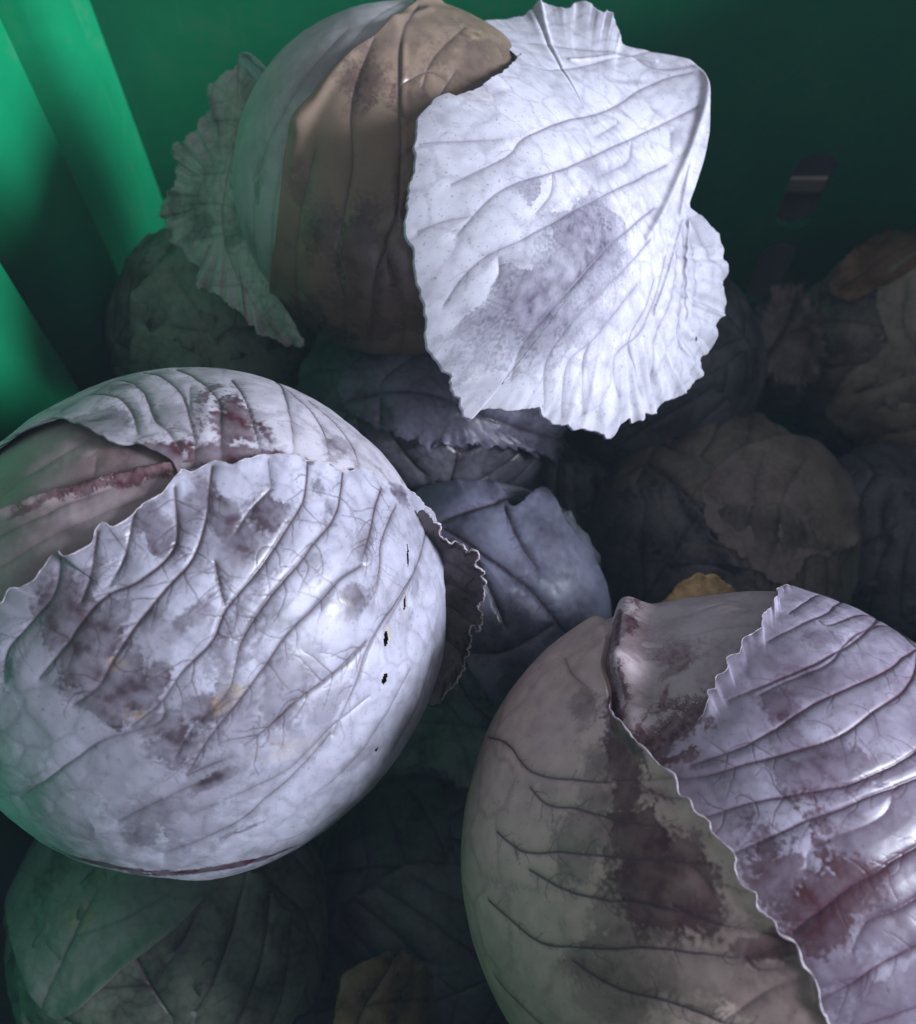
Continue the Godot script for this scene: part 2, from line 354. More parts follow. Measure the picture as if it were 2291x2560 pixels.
	var p := {"o": Vector3(-0.0044, 0.3454, -0.1291), "x": Vector3(1.0, -0.0025, -0.0031), "y": Vector3(0.0, 0.785, -0.6195), "z": Vector3(0.004, 0.6195, 0.785), "k": [-0.0038, 0.0793, -0.0028, 9.2948, 6.4454, 5.6002, -1.1099, -12.341, 3.1586, 35.4397], "r": 1.0, "base": h.base}
	add_leaf(t, "curled_leaf_edge", p, [-0.01292, 0.01028, 0.0, 0.1,  -0.01056, -0.01606, 0.0, 0.1,  -0.00792, -0.03718, 0.0, 0.1,  -0.00285, -0.0395, 1.0, 0.4,  0.00019, -0.03448, 2.0, 0.8,  0.00626, -0.02685, 2.0, 0.8,  0.00849, -0.0166, 2.0, 1.0,  0.0092, -0.00816, 2.0, 1.0,  0.01106, -0.01005, 2.0, 1.0,  0.01306, -0.00653, 3.0, 1.0,  0.01242, 0.00215, 3.0, 1.0,  0.01413, 0.00821, 3.0, 1.0,  0.0133, 0.01506, 3.0, 1.0,  0.01109, 0.02052, 3.0, 1.0,  0.01031, 0.02601, 3.0, 1.0,  0.00788, 0.02537, 3.0, 1.0,  0.00558, 0.02933, 3.0, 1.0,  -0.00055, 0.0296, 2.0, 1.0,  -0.00291, 0.03627, 1.0, 1.0,  -0.0059, 0.04149, 0.0, 0.6,  -0.00981, 0.03791, 0.0, 0.1],
		Vector2(-0.00024, -0.00252), [
		[0.1, -0.00984, 0.02579, -0.00276, 0.02279, 0.00348, 0.0249, 0.0079, 0.02217],
		[0.15, -0.00916, 0.0167, 0.00078, 0.01735, 0.00978, 0.01187],
		[0.2, -0.01027, 0.00593, 0.00073, 0.0083, 0.01078, 0.00184],
		[0.2, -0.00951, -0.00438, -0.00024, -0.00147, 0.00902, -0.00818],
		[0.2, -0.00871, -0.01628, -0.00124, -0.01482, 0.00531, -0.02085]],
		{"seed": 41, "under": Color(0.07, 0.045, 0.05), "wax": Color(0.2, 0.17, 0.18), "cover": 0.4, "patchy": 0.4, "twig": 0.0, "groove": 0.22, "quilt": 0.50, "ink": 0.5},
		{"n": 300, "off": 0.0, "relief": 0.0004, "ruffle": 1.5, "tooth": 2.2, "seed": 4, "around": 300, "rings": 50, "waves": 30.0, "loose": true, "thick": 0.0009, "lift_from": 0.8, "rim": 0.0004}, "flared edge of the wrapper leaf")

func build_scalloped_cabbage():
	var h := head_of(Vector3(0.0995, 0.3152, -0.0483), 0.094, Vector3(0.9653, 0.2587, 0.0343), Vector3(0.0, 0.1314, -0.9913), Vector3(-0.261, 0.957, 0.1268), 2, 0.02)
	h["ridges"] = [[-0.3557, 0.9489, -0.3294, 0.5915, 0.0075, 0.06],  [-0.2946, 0.9777, -0.0119, 0.9118, 0.0012, 0.07],  [-0.3194, 0.5894, -0.2995, 0.3816, 0.003, 0.05]]
	var t := thing("red_cabbage", "large red cabbage nearest the viewer, two wrapper leaves meeting at a scalloped white rim", "cabbage", h.base, "red cabbages on top of the heap")
	part("head", head_mesh(h, 128, 72, 0.002), plain_skin, t)
	add_leaf(t, "folded_leaf", h, [-0.405, 0.701, 0.0, 0.0,  -0.377, 0.511, 0.0, 0.0,  -0.34, 0.368, 0.0, 0.0,  -0.294, 0.268, 0.0, 0.0,  -0.228, 0.223, 0.0, 0.0,  -0.123, 0.282, 0.0, 0.0,  -0.0, 0.377, 0.0, 0.0,  0.074, 0.505, 0.0, 0.0,  0.199, 0.687, 0.0, 0.0,  0.304, 0.936, 0.0, 0.0,  0.294, 1.132, 0.0, 0.1,  0.157, 1.065, 0.0, 0.3,  0.021, 0.965, 0.0, 0.3,  -0.114, 0.932, 0.0, 0.3,  -0.243, 1.042, 0.0, 0.1,  -0.344, 1.085, 0.0, 0.1,  -0.412, 1.022, 0.0, 0.1,  -0.42, 0.884, 0.0, 0.1],
		Vector2(-1.28, 0.92), [
		[0.3, -0.335, 0.463, -0.279, 0.445, -0.158, 0.422],
		[0.3, 0.159, 0.786, 0.029, 0.773, -0.111, 0.745, -0.236, 0.726],
		[0.3, 0.02, 0.941, -0.103, 0.877, -0.216, 0.868]],
		{"seed": 52, "cracks": 0.0, "speck": 0.2, "under": Color(0.13, 0.06, 0.07), "wax": Color(0.42, 0.35, 0.36), "cover": 0.85, "patchy": 0.25, "twig": 0.0, "groove": 0.07, "quilt": 0.35, "ink": 0.5, "gloss": 0.26, "stains_and_shade": [[-0.167, 0.671, 0.08, 0.06, 0.524, 1.0],  [-0.139, 0.594, 0.08, 0.02, 0.524, 0.9],  [-0.191, 0.483, 0.008, 0.04, -0.262, 0.9],  [-0.32, 0.748, 0.072, 0.06, -0.0, 0.6],  [-0.291, 0.67, 0.04, 0.08, -0.0, 0.6]], "reds": [[-0.168, 0.343, 0.14, 0.068, 0.611, 1.0],  [-0.11, 0.391, 0.08, 0.044, 0.698, 0.9],  [-0.36, 0.648, 0.032, 0.26, -0.105, 0.95],  [-0.349, 0.465, 0.032, 0.16, -0.0, 1.0]]},
		{"n": 480, "off": 0.0012, "relief": 0.0004, "ruffle": 0.5, "tooth": 0.6, "around": 360, "rings": 110, "seed": 8}, "smooth folded leaf tip with a pale crest")
	add_leaf(t, "wrapper_leaf", h, [0.284, 1.141, 0.6, 0.9,  0.233, 0.97, 1.0, 1.0,  0.154, 0.802, 1.2, 1.0,  0.129, 0.726, 1.2, 1.0,  0.08, 0.686, 1.2, 1.0,  0.062, 0.63, 1.4, 1.0,  0.016, 0.597, 1.4, 1.0,  0.009, 0.548, 1.4, 1.0,  -0.022, 0.524, 1.4, 1.0,  -0.021, 0.479, 1.2, 1.0,  -0.048, 0.471, 1.0, 1.0,  -0.052, 0.433, 0.8, 0.7,  -0.112, 0.348, 0.2, 0.3,  -0.194, 0.302, -0.2, 0.2,  -0.252, 0.257, -0.4, 0.1,  -0.247, 0.146, -0.8, 0.0,  -0.178, -0.001, -0.8, 0.0,  -0.119, -0.175, -0.8, 0.0,  -0.028, -0.348, -0.8, 0.0,  0.028, -0.538, -0.8, 0.0,  0.21, -0.721, 0.0, 0.0,  0.614, -0.902, 0.0, 0.0,  1.067, -0.707, 0.0, 0.0,  1.389, -0.228, 0.0, 0.0,  1.56, 0.356, 0.0, 0.0,  1.525, 0.904, 0.0, 0.0,  1.251, 1.423, 0.0, 0.0,  0.842, 1.604, 0.0, 0.1,  0.459, 1.346, 0.2, 0.3],
		Vector2(0.134, 0.101), [
		[0.05, 0.807, 1.16, 0.505, 0.765, 0.316, 0.609, 0.174, 0.525, 0.005, 0.444],
		[0.0, 0.794, 0.813, 0.522, 0.582, 0.33, 0.473, 0.185, 0.384, 0.054, 0.3, -0.117, 0.242],
		[0.0, 0.767, 0.771, 0.615, 0.555, 0.394, 0.384, 0.258, 0.301, 0.063, 0.245, -0.074, 0.209, -0.162, 0.204],
		[0.0, 0.666, 0.36, 0.399, 0.219, 0.26, 0.17, 0.052, 0.133, -0.089, 0.095],
		[0.0, 0.628, 0.25, 0.346, 0.142, 0.205, 0.09, 0.1, 0.047, -0.018, -0.001],
		[0.0, 0.632, 0.09, 0.396, -0.029, 0.285, -0.084, 0.118, -0.199],
		[0.0, 0.632, -0.187, 0.37, -0.28, 0.263, -0.34, 0.174, -0.378],
		[0.1, 0.653, 1.285, 0.431, 0.93, 0.293, 0.798, 0.155, 0.686],
		[0.1, 0.487, 1.21, 0.366, 1.008, 0.258, 0.864],
		[0.0, 1.615, 1.254, 1.134, 1.02, 0.784, 0.798],
		[0.1, 0.802, 1.149, 0.822, 1.029, 0.794, 0.813],
		[0.1, 0.717, 1.106, 0.42, 0.825, 0.359, 0.828],
		[0.15, 0.748, 1.006, 0.453, 0.736, 0.341, 0.6, 0.171, 0.505, 0.102, 0.465],
		[0.6, 0.393, 0.188, 0.436, 0.159, 0.411, 0.114, 0.35, 0.076, 0.196, 0.019, 0.169, -0.036],
		[0.2, 0.554, -0.074, 0.421, -0.141, 0.319, -0.174, 0.269, -0.248],
		[0.15, 0.623, -0.377, 0.403, -0.43, 0.257, -0.467]],
		{"seed": 61, "mesh_ink": 0.15, "net": 0.036, "cracks": 0.4, "under": Color(0.075, 0.035, 0.06), "wax": Color(0.42, 0.38, 0.48), "cover": 0.66, "patchy": 0.36, "twig": 11.0, "groove": 0.5, "quilt": 0.55, "line_mm": 0.38, "line": Color(0.06, 0.012, 0.032), "ink": 1.0, "stains_and_shade": [[0.165, 0.401, 0.052, 0.06, -0.524, 0.9],  [0.374, 0.734, 0.1, 0.052, 0.349, 0.6],  [0.226, 0.245, 0.16, 0.068, 0.436, 0.8],  [0.329, 0.224, 0.12, 0.06, 0.436, 0.7],  [0.156, 0.276, 0.08, 0.08, -0.0, 0.5],  [0.078, 0.04, 0.12, 0.072, 0.349, 0.6],  [0.394, 0.013, 0.16, 0.1, 0.349, 0.55],  [0.231, -0.193, 0.18, 0.12, 0.175, 0.6],  [0.236, -0.304, 0.16, 0.12, -0.0, 0.6],  [0.426, -0.093, 0.12, 0.12, -0.0, 0.5],  [0.321, 0.512, 0.12, 0.04, 0.436, 0.4],  [0.43, 0.174, 0.12, 0.12, -0.0, 0.35],  [0.365, -0.389, 0.18, 0.12, -0.0, 0.5]], "reds": [[-0.168, 0.36, 0.12, 0.068, 0.524, 1.0],  [-0.109, 0.418, 0.068, 0.044, 0.611, 0.9],  [-0.218, 0.313, 0.08, 0.048, -0.0, 1.0],  [0.084, -0.042, 0.1, 0.16, -0.349, 0.85],  [0.166, -0.131, 0.12, 0.1, 0.524, 1.0],  [0.241, -0.09, 0.1, 0.04, 0.349, 0.9],  [0.886, 0.975, 0.052, 0.06, -0.524, 0.9]]},
		{"n": 860, "off": 0.0022, "relief": 0.0008, "ruffle": 0.8, "tooth": 1.1, "seed": 10, "around": 680, "rings": 170, "waves": 44.0, "lift_from": 0.8, "rim": 0.0002}, "veined purple wrapper leaf")
	add_leaf(t, "wrapper_leaf", h, [-0.359, 0.487, -1.5, 0.2,  -0.374, 0.601, -4.0, 0.1,  -0.413, 0.849, -4.4, 0.0,  -0.551, 1.045, 0.0, 0.0,  -0.713, 0.978, 0.0, 0.0,  -0.922, 0.833, 0.0, 0.0,  -1.191, 0.539, 0.0, 0.0,  -1.449, 0.175, 0.0, 0.0,  -1.61, -0.292, 0.0, 0.0,  -1.744, -1.129, 0.0, 0.0,  -1.29, -1.763, 0.0, 0.0,  -0.385, -1.767, 0.0, 0.0,  0.235, -1.257, 0.0, 0.0,  0.24, -0.625, 1.0, 0.5,  0.218, -0.521, 1.5, 1.0,  0.196, -0.442, 1.5, 1.0,  0.168, -0.371, 1.5, 1.0,  0.152, -0.306, 1.5, 1.0,  0.126, -0.268, 1.5, 1.0,  0.117, -0.212, 1.5, 1.0,  0.08, -0.192, 1.5, 1.0,  0.073, -0.161, 1.5, 1.0,  0.03, -0.131, 1.5, 1.0,  0.03, -0.097, 1.5, 1.0,  -0.003, -0.077, 1.5, 1.0,  -0.014, -0.039, 1.5, 1.0,  -0.014, 0.002, 1.5, 1.0,  -0.063, 0.051, 1.5, 1.0,  -0.072, 0.085, 1.5, 1.0,  -0.107, 0.102, 1.5, 1.0,  -0.117, 0.135, 1.5, 1.0,  -0.149, 0.155, 1.4, 1.0,  -0.161, 0.208, 1.4, 1.0,  -0.196, 0.237, 1.4, 1.0,  -0.235, 0.284, 1.6, 1.0,  -0.267, 0.316, 2.0, 1.0,  -0.29, 0.352, 2.0, 1.0,  -0.32, 0.384, 2.0, 0.8,  -0.342, 0.417, 2.0, 0.6],
		Vector2(-0.36, -0.148), [
		[0.0, -1.061, 0.498, -0.825, 0.393, -0.649, 0.255, -0.401, 0.202, -0.287, 0.199, -0.162, 0.197],
		[0.0, -0.657, 0.206, -0.582, 0.147, -0.457, 0.124, -0.315, 0.084, -0.173, 0.067],
		[0.0, -0.824, 0.072, -0.691, 0.007, -0.519, 0.003, -0.296, -0.016, -0.142, -0.026, -0.086, -0.085],
		[0.2, -0.142, -0.026, -0.098, -0.024],
		[0.0, -0.656, -0.051, -0.546, -0.096, -0.397, -0.125, -0.281, -0.131, -0.146, -0.152, -0.051, -0.132],
		[0.1, -0.189, -0.135, -0.118, -0.168, 0.0, -0.193],
		[0.0, -0.896, -0.162, -0.783, -0.205, -0.601, -0.269, -0.359, -0.256, -0.2, -0.249, -0.013, -0.259, 0.109, -0.219],
		[0.0, -0.512, -0.307, -0.425, -0.352, -0.325, -0.379, -0.216, -0.39, -0.086, -0.433, 0.034, -0.458],
		[0.15, -0.013, -0.259, 0.02, -0.29, 0.09, -0.282],
		[0.1, -0.966, -0.457, -0.814, -0.506, -0.674, -0.555, -0.509, -0.576],
		[0.2, -0.604, 0.731, -0.536, 0.62, -0.44, 0.524],
		[0.25, -0.332, 0.081, -0.336, -0.001],
		[0.3, -0.086, -0.433, 0.036, -0.346, 0.115, -0.317],
		[0.2, -0.278, 0.194, -0.199, 0.152, -0.123, 0.135]],
		{"seed": 71, "mesh_ink": 0.25, "net": 0.018, "cracks": 0.3, "under": Color(0.09, 0.045, 0.05), "wax": Color(0.57, 0.44, 0.385), "cover": 0.88, "patchy": 0.13, "twig": 7.0, "groove": 0.32, "quilt": 0.45, "line_mm": 0.36, "ink": 1.0, "stains_and_shade": [[-0.45, 0.472, 0.04, 0.04, -0.0, 0.72],  [-0.341, 0.386, 0.04, 0.14, -0.14, 0.64],  [-0.364, 0.249, 0.08, 0.1, -0.0, 0.68],  [-0.374, 0.152, 0.1, 0.052, -0.0, 0.64],  [-0.43, 0.052, 0.116, 0.092, -0.0, 0.68],  [-0.482, -0.036, 0.072, 0.06, -0.0, 0.64],  [-0.283, -0.059, 0.06, 0.072, -0.0, 0.64],  [-0.27, -0.181, 0.16, 0.072, -0.175, 0.72],  [-0.083, -0.181, 0.14, 0.06, -0.175, 0.4],  [-0.367, -0.314, 0.16, 0.08, -0.175, 0.68],  [-0.38, -0.402, 0.1, 0.06, -0.0, 0.48],  [-0.146, -0.304, 0.16, 0.072, -0.175, 0.48],  [0.025, -0.39, 0.14, 0.1, 0.175, 0.64],  [-0.234, -0.287, 0.12, 0.04, -0.0, 0.48],  [-0.717, 0.007, 0.012, 0.052, 0.524, 0.72],  [-0.573, 0.198, 0.052, 0.04, -0.0, 0.24]], "reds": [[-0.303, 0.244, 0.044, 0.18, -0.0, 0.95],  [-0.33, 0.331, 0.048, 0.1, -0.0, 1.0],  [-0.23, 0.024, 0.072, 0.064, -0.349, 0.95],  [-0.184, -0.086, 0.12, 0.112, -0.349, 0.95],  [-0.143, -0.12, 0.088, 0.06, -0.0, 0.9],  [0.09, -0.206, 0.072, 0.024, 0.349, 0.9],  [0.017, -0.234, 0.052, 0.02, -0.0, 0.8]]},
		{"n": 860, "off": 0.0044, "relief": 0.0006, "ruffle": 0.9, "tooth": 0.7, "seed": 12, "around": 680, "rings": 150, "waves": 60.0, "lift_from": 0.85, "thick": 0.0009, "rim": 0.00042}, "smooth brownish wrapper leaf with dark blotches and a pale scalloped rim")

func build_peeled_cabbage():
	var h := head_of(Vector3(-0.0255, 0.3483, -0.332), 0.074, Vector3(0.9985, -0.0384, -0.0384), Vector3(0.0, 0.7075, -0.7067), Vector3(0.0543, 0.7056, 0.7065), 3, 0.025)
	h["ridges"] = [[-0.0082, 0.8762, -0.0231, -0.124, 0.0022, 0.05],  [0.2496, 1.2753, -0.5428, 0.3149, 0.0028, 0.05]]
	var t := thing("red_cabbage", "brown red cabbage at the far wall with a big white leaf peeled away", "cabbage", h.base, "red cabbages on top of the heap")
	part("head", head_mesh(h, 128, 72, 0.001), plain_skin, t)
	add_leaf(t, "wrapper_leaf", h, [0.325, 1.589, 0.0, 0.1,  -0.132, 1.637, 0.0, 0.1,  -0.585, 1.283, 0.0, 0.1,  -1.042, 0.87, 0.0, 0.1,  -1.6, 0.464, 0.0, 0.1,  -1.984, -0.127, 0.0, 0.1,  -1.859, -0.791, 0.0, 0.2,  -1.515, -1.309, 0.2, 0.5,  -1.191, -1.467, 0.5, 0.6,  -0.872, -1.522, 0.5, 0.6,  -0.587, -1.618, 0.2, 0.4,  -0.174, -1.24, 0.0, 0.0,  -0.109, -0.334, 0.0, 0.0,  -0.041, 0.292, 0.0, 0.0],
		Vector2(-0.579, -0.027), [
		[0.2, -0.318, 0.911, -0.596, 0.525, -0.844, 0.144, -0.989, -0.257, -1.134, -0.831, -0.978, -1.338],
		[0.2, 0.029, 1.277, -0.432, 0.53, -0.678, 0.108, -0.805, -0.266, -0.97, -0.876]],
		{"seed": 81, "cracks": 0.0, "speck": 0.2, "under": Color(0.12, 0.09, 0.075), "wax": Color(0.42, 0.41, 0.41), "cover": 0.9, "patchy": 0.25, "twig": 0.0, "groove": 0.14, "quilt": 0.35, "ink": 0.5, "gloss": 0.28, "stains_and_shade": [[-0.905, -0.031, 0.054, 0.116, -0.349, 0.7],  [-1.085, -0.38, 0.068, 0.102, -0.0, 0.4],  [-1.087, -0.724, 0.068, 0.136, -0.0, 0.4],  [-0.446, 0.66, 0.17, 0.102, 0.698, 0.4]]},
		{"n": 420, "off": 0.0006, "relief": 0.0006, "ruffle": 0.8, "tooth": 1.2, "seed": 14, "around": 300, "rings": 80}, "pale greenish wrapper leaf")
	add_leaf(t, "wrapper_leaf", h, [0.266, 1.422, 1.0, 0.1,  -0.038, 0.899, 1.0, 0.1,  -0.264, 0.673, 1.0, 0.15,  -0.429, 0.5, 1.0, 0.15,  -0.576, 0.318, 1.0, 0.15,  -0.634, 0.106, 1.2, 0.2,  -0.679, -0.139, 1.2, 0.2,  -0.819, -0.467, 1.2, 0.2,  -1.134, -0.981, 1.0, 0.2,  -1.145, -1.327, 0.5, 0.3,  -0.745, -1.433, 0.4, 0.6,  -0.457, -1.434, 0.4, 0.8,  -0.18, -1.31, 0.4, 0.8,  0.184, -1.248, 0.4, 0.4,  0.729, -1.133, 0.0, 0.0,  1.301, -0.781, 0.0, 0.0,  1.64, -0.123, 0.0, 0.0,  1.622, 0.574, 0.0, 0.0,  1.451, 1.414, 0.0, 0.0,  1.027, 2.046, 0.0, 0.0,  0.606, 1.994, 0.0, 0.0],
		Vector2(0.083, 0.048), [
		[0.0, 0.127, 1.115, 0.005, 0.756, -0.013, 0.475, -0.005, 0.169, -0.023, -0.124, -0.086, -0.306, -0.032, -0.511, -0.009, -0.863, -0.035, -1.228],
		[0.05, -0.138, 0.76, -0.252, 0.428, -0.252, 0.097, -0.303, -0.152, -0.375, -0.404, -0.359, -0.673, -0.461, -1.231],
		[0.1, -0.081, -0.306, -0.16, -0.514, -0.201, -0.825, -0.298, -1.264],
		[0.15, -0.013, 0.475, 0.151, 0.566, 0.285, 0.488],
		[0.2, 0.41, 0.948, 0.185, 0.662, 0.107, 0.478],
		[0.2, 0.293, 0.578, 0.198, 0.427, 0.139, 0.269],
		[0.25, -0.447, 0.177, -0.555, -0.134, -0.658, -0.505, -0.786, -1.081]],
		{"seed": 91, "cracks": 0.0, "speck": 0.2, "under": Color(0.085, 0.055, 0.05), "wax": Color(0.25, 0.18, 0.125), "cover": 0.8, "patchy": 0.4, "twig": 0.0, "groove": 0.32, "quilt": 0.80, "line_mm": 0.4, "ink": 0.8, "gloss": 0.2, "ribs": [[0.9, 3.0, 0.1928, 1.0915, -0.0966, 0.8356, -0.2905, 0.6366, -0.5105, 0.3121, -0.5729, 0.104],  [0.5, 2.0, 0.0185, 0.7207, 0.0075, 0.4213, 0.0157, 0.1689]], "stains_and_shade": [[-0.159, 0.506, 0.15, 0.157, -0.0, 1.0],  [-0.44, -0.237, 0.204, 0.122, 0.349, 0.84],  [-0.24, -0.256, 0.116, 0.272, -0.349, 0.98],  [-0.177, -0.547, 0.204, 0.306, -0.0, 0.84],  [-0.697, -0.862, 0.136, 0.17, -0.0, 1.0],  [-0.542, -1.046, 0.204, 0.102, -0.0, 0.84],  [0.053, -0.511, 0.102, 0.408, -0.0, 0.84],  [0.397, 0.692, 0.238, 0.204, -0.0, 0.7],  [0.063, 0.344, 0.102, 0.204, -0.0, 0.7],  [-0.546, -0.027, 0.082, 0.102, -0.0, 0.56]], "tans": [[0.431, 0.88, 0.122, 0.054, 0.349, 0.6],  [0.322, 0.714, 0.048, 0.136, -0.349, 0.4]]},
		{"n": 640, "off": 0.0024, "relief": 0.0008, "ruffle": 0.8, "tooth": 1.4, "seed": 15, "around": 440, "rings": 120, "lift_from": 0.8}, "smooth brown wrapper leaf with long upright veins")
	var p := {"o": Vector3(-0.1024, 0.3408, -0.3235), "x": Vector3(0.869, 0.446, 0.2144), "y": Vector3(0.0, 0.4333, -0.9012), "z": Vector3(-0.4949, 0.7831, 0.3765), "k": [0.002, 0.0307, -0.0428, -2.3175, -0.9059, -0.7292, -10.1739, -3.4814, -1.4505, 15.2932], "r": 1.0, "base": h.base}
	add_leaf(t, "ragged_leaf", p, [0.00127, 0.06476, 1.0, 0.8,  -0.00565, 0.064, 2.0, 1.0,  -0.01375, 0.05895, 2.0, 1.0,  -0.01231, 0.05048, 2.0, 1.0,  -0.01896, 0.04661, 2.0, 1.0,  -0.02136, 0.04433, 3.0, 1.0,  -0.02587, 0.03823, 3.0, 1.0,  -0.03655, 0.03593, 3.0, 1.0,  -0.03548, 0.02356, 2.0, 1.0,  -0.03756, 0.01672, 2.0, 1.0,  -0.04424, 0.01452, 3.0, 1.0,  -0.04483, 0.00729, 3.0, 1.0,  -0.03975, -0.00105, 3.0, 1.0,  -0.03684, -0.00957, 3.0, 1.0,  -0.02908, -0.01504, 2.0, 1.0,  -0.02064, -0.02235, 1.0, 0.8,  -0.01927, -0.03233, 3.0, 0.8,  -0.00904, -0.03678, 3.0, 1.0,  0.00631, -0.0466, 2.0, 1.0,  0.01833, -0.05778, 3.0, 1.0,  0.02542, -0.06124, 2.0, 1.0,  0.03123, -0.06387, 1.0, 1.0,  0.03791, -0.06265, 0.0, 1.0,  0.03606, -0.05714, 0.0, 0.5,  0.02922, -0.04682, 0.0, 0.0,  0.01911, -0.02584, 0.0, 0.0,  0.01282, -0.00227, 0.0, 0.0,  0.01446, 0.01828, 0.0, 0.0,  0.0189, 0.0361, 0.0, 0.0,  0.02512, 0.0512, 0.0, 0.2,  0.023, 0.0561, 1.0, 0.3,  0.01575, 0.06416, 1.0, 0.3,  0.00841, 0.07093, 1.0, 0.3,  0.00445, 0.0704, 0.0, 0.3],
		Vector2(-0.0027, 0.00731), [
		[0.1, 0.021, 0.05188, 0.00482, 0.03868, -0.00321, 0.01679, -0.0053, -0.00625, 0.00431, -0.03066, 0.02298, -0.05494],
		[0.2, 0.00589, 0.01744, -0.00976, 0.01926, -0.02903, 0.02212],
		[0.2, 0.00385, 0.00033, -0.0124, 0.00558, -0.03416, 0.00872],
		[0.2, 0.00423, -0.00898, -0.01185, -0.00979, -0.02986, -0.00895],
		[0.2, 0.00327, 0.04132, -0.00747, 0.04356, -0.01726, 0.04338],
		[0.25, 0.01323, -0.03405, 0.00098, -0.03473, -0.01221, -0.0329]],
		{"seed": 95, "mesh_ink": 0.08, "under": Color(0.1, 0.075, 0.07), "wax": Color(0.44, 0.42, 0.39), "cover": 0.8, "patchy": 0.5, "twig": 6.0, "groove": 0.29, "quilt": 0.60, "ink": 0.6, "stains_and_shade": [[0.00831, 0.02635, 0.00688, 0.02754, -0.06981, 0.6],  [0.00433, -0.01244, 0.01147, 0.00367, -0.0, 0.6],  [-0.01542, -0.00447, 0.00688, 0.00459, -0.0, 0.5],  [-0.03808, 0.00954, 0.00321, 0.00688, -0.0, 0.5],  [0.02323, -0.05279, 0.00918, 0.00459, -0.69813, 0.5]], "tans": [[0.00185, 0.03927, 0.00459, 0.02065, -0.0, 0.3]]},
		{"n": 480, "off": 0.0, "relief": 0.0008, "ruffle": 1.8, "tooth": 2.6, "seed": 16, "around": 420, "rings": 80, "waves": 40.0, "loose": true, "lift_from": 0.5, "thick": 0.0009, "pleat": 1.2, "pleats": 34.0}, "ragged pale leaf standing off the head")
	var c := {"o": Vector3(-0.09, 0.376, -0.3737), "x": Vector3(0.6747, 0.25, 0.6945), "y": Vector3(-0.0, 0.9409, -0.3387), "z": Vector3(-0.7381, 0.2285, 0.6349), "k": [0.0, 0.0009, -0.0004, -0.2487, 0.0196, -0.0417, 0.0, 0.0, 0.0, 0.0], "r": 1.0, "base": h.base}
	add_leaf(t, "curled_leaf_tip", c, [-0.0113, -0.00335, 0.0, 0.5,  -0.00573, -0.00722, 0.0, 0.5,  0.00257, -0.00631, 0.0, 0.5,  0.0127, -0.00489, 0.0, 0.3,  0.01776, -0.00093, 0.0, 0.3,  0.01413, 0.00154, 1.0, 0.3,  0.00598, 0.00457, 1.0, 0.3,  -0.00218, 0.00658, 1.0, 0.3,  -0.00889, 0.00556, 1.0, 0.3,  -0.01395, 0.00213, 0.0, 0.3],
		Vector2(0.00185, 0.00051), [
		[0.1, -0.00896, 0.00382, 0.00239, 0.00108, 0.01443, -0.00225]],
		{"seed": 97, "cracks": 0.0, "under": Color(0.2, 0.16, 0.2), "wax": Color(0.5, 0.48, 0.52), "cover": 0.8, "twig": 0.0, "groove": 0.3, "quilt": 0.3},
		{"n": 160, "off": 0.0, "relief": 0.001, "ruffle": 0.6, "tooth": 0.5, "around": 120, "rings": 30, "loose": true, "seed": 19}, "pale rolled leaf tip")
	var w := {"o": Vector3(0.0481, 0.393, -0.2762), "x": Vector3(0.8584, -0.5091, -0.064), "y": Vector3(0.0, 0.1247, -0.9922), "z": Vector3(0.5131, 0.8516, 0.1071), "k": [0.0191, -0.2223, -0.1125, -3.1019, 2.4712, -4.3209, 31.2513, 41.7345, 42.7753, 19.0735], "r": 1.0, "base": h.base}
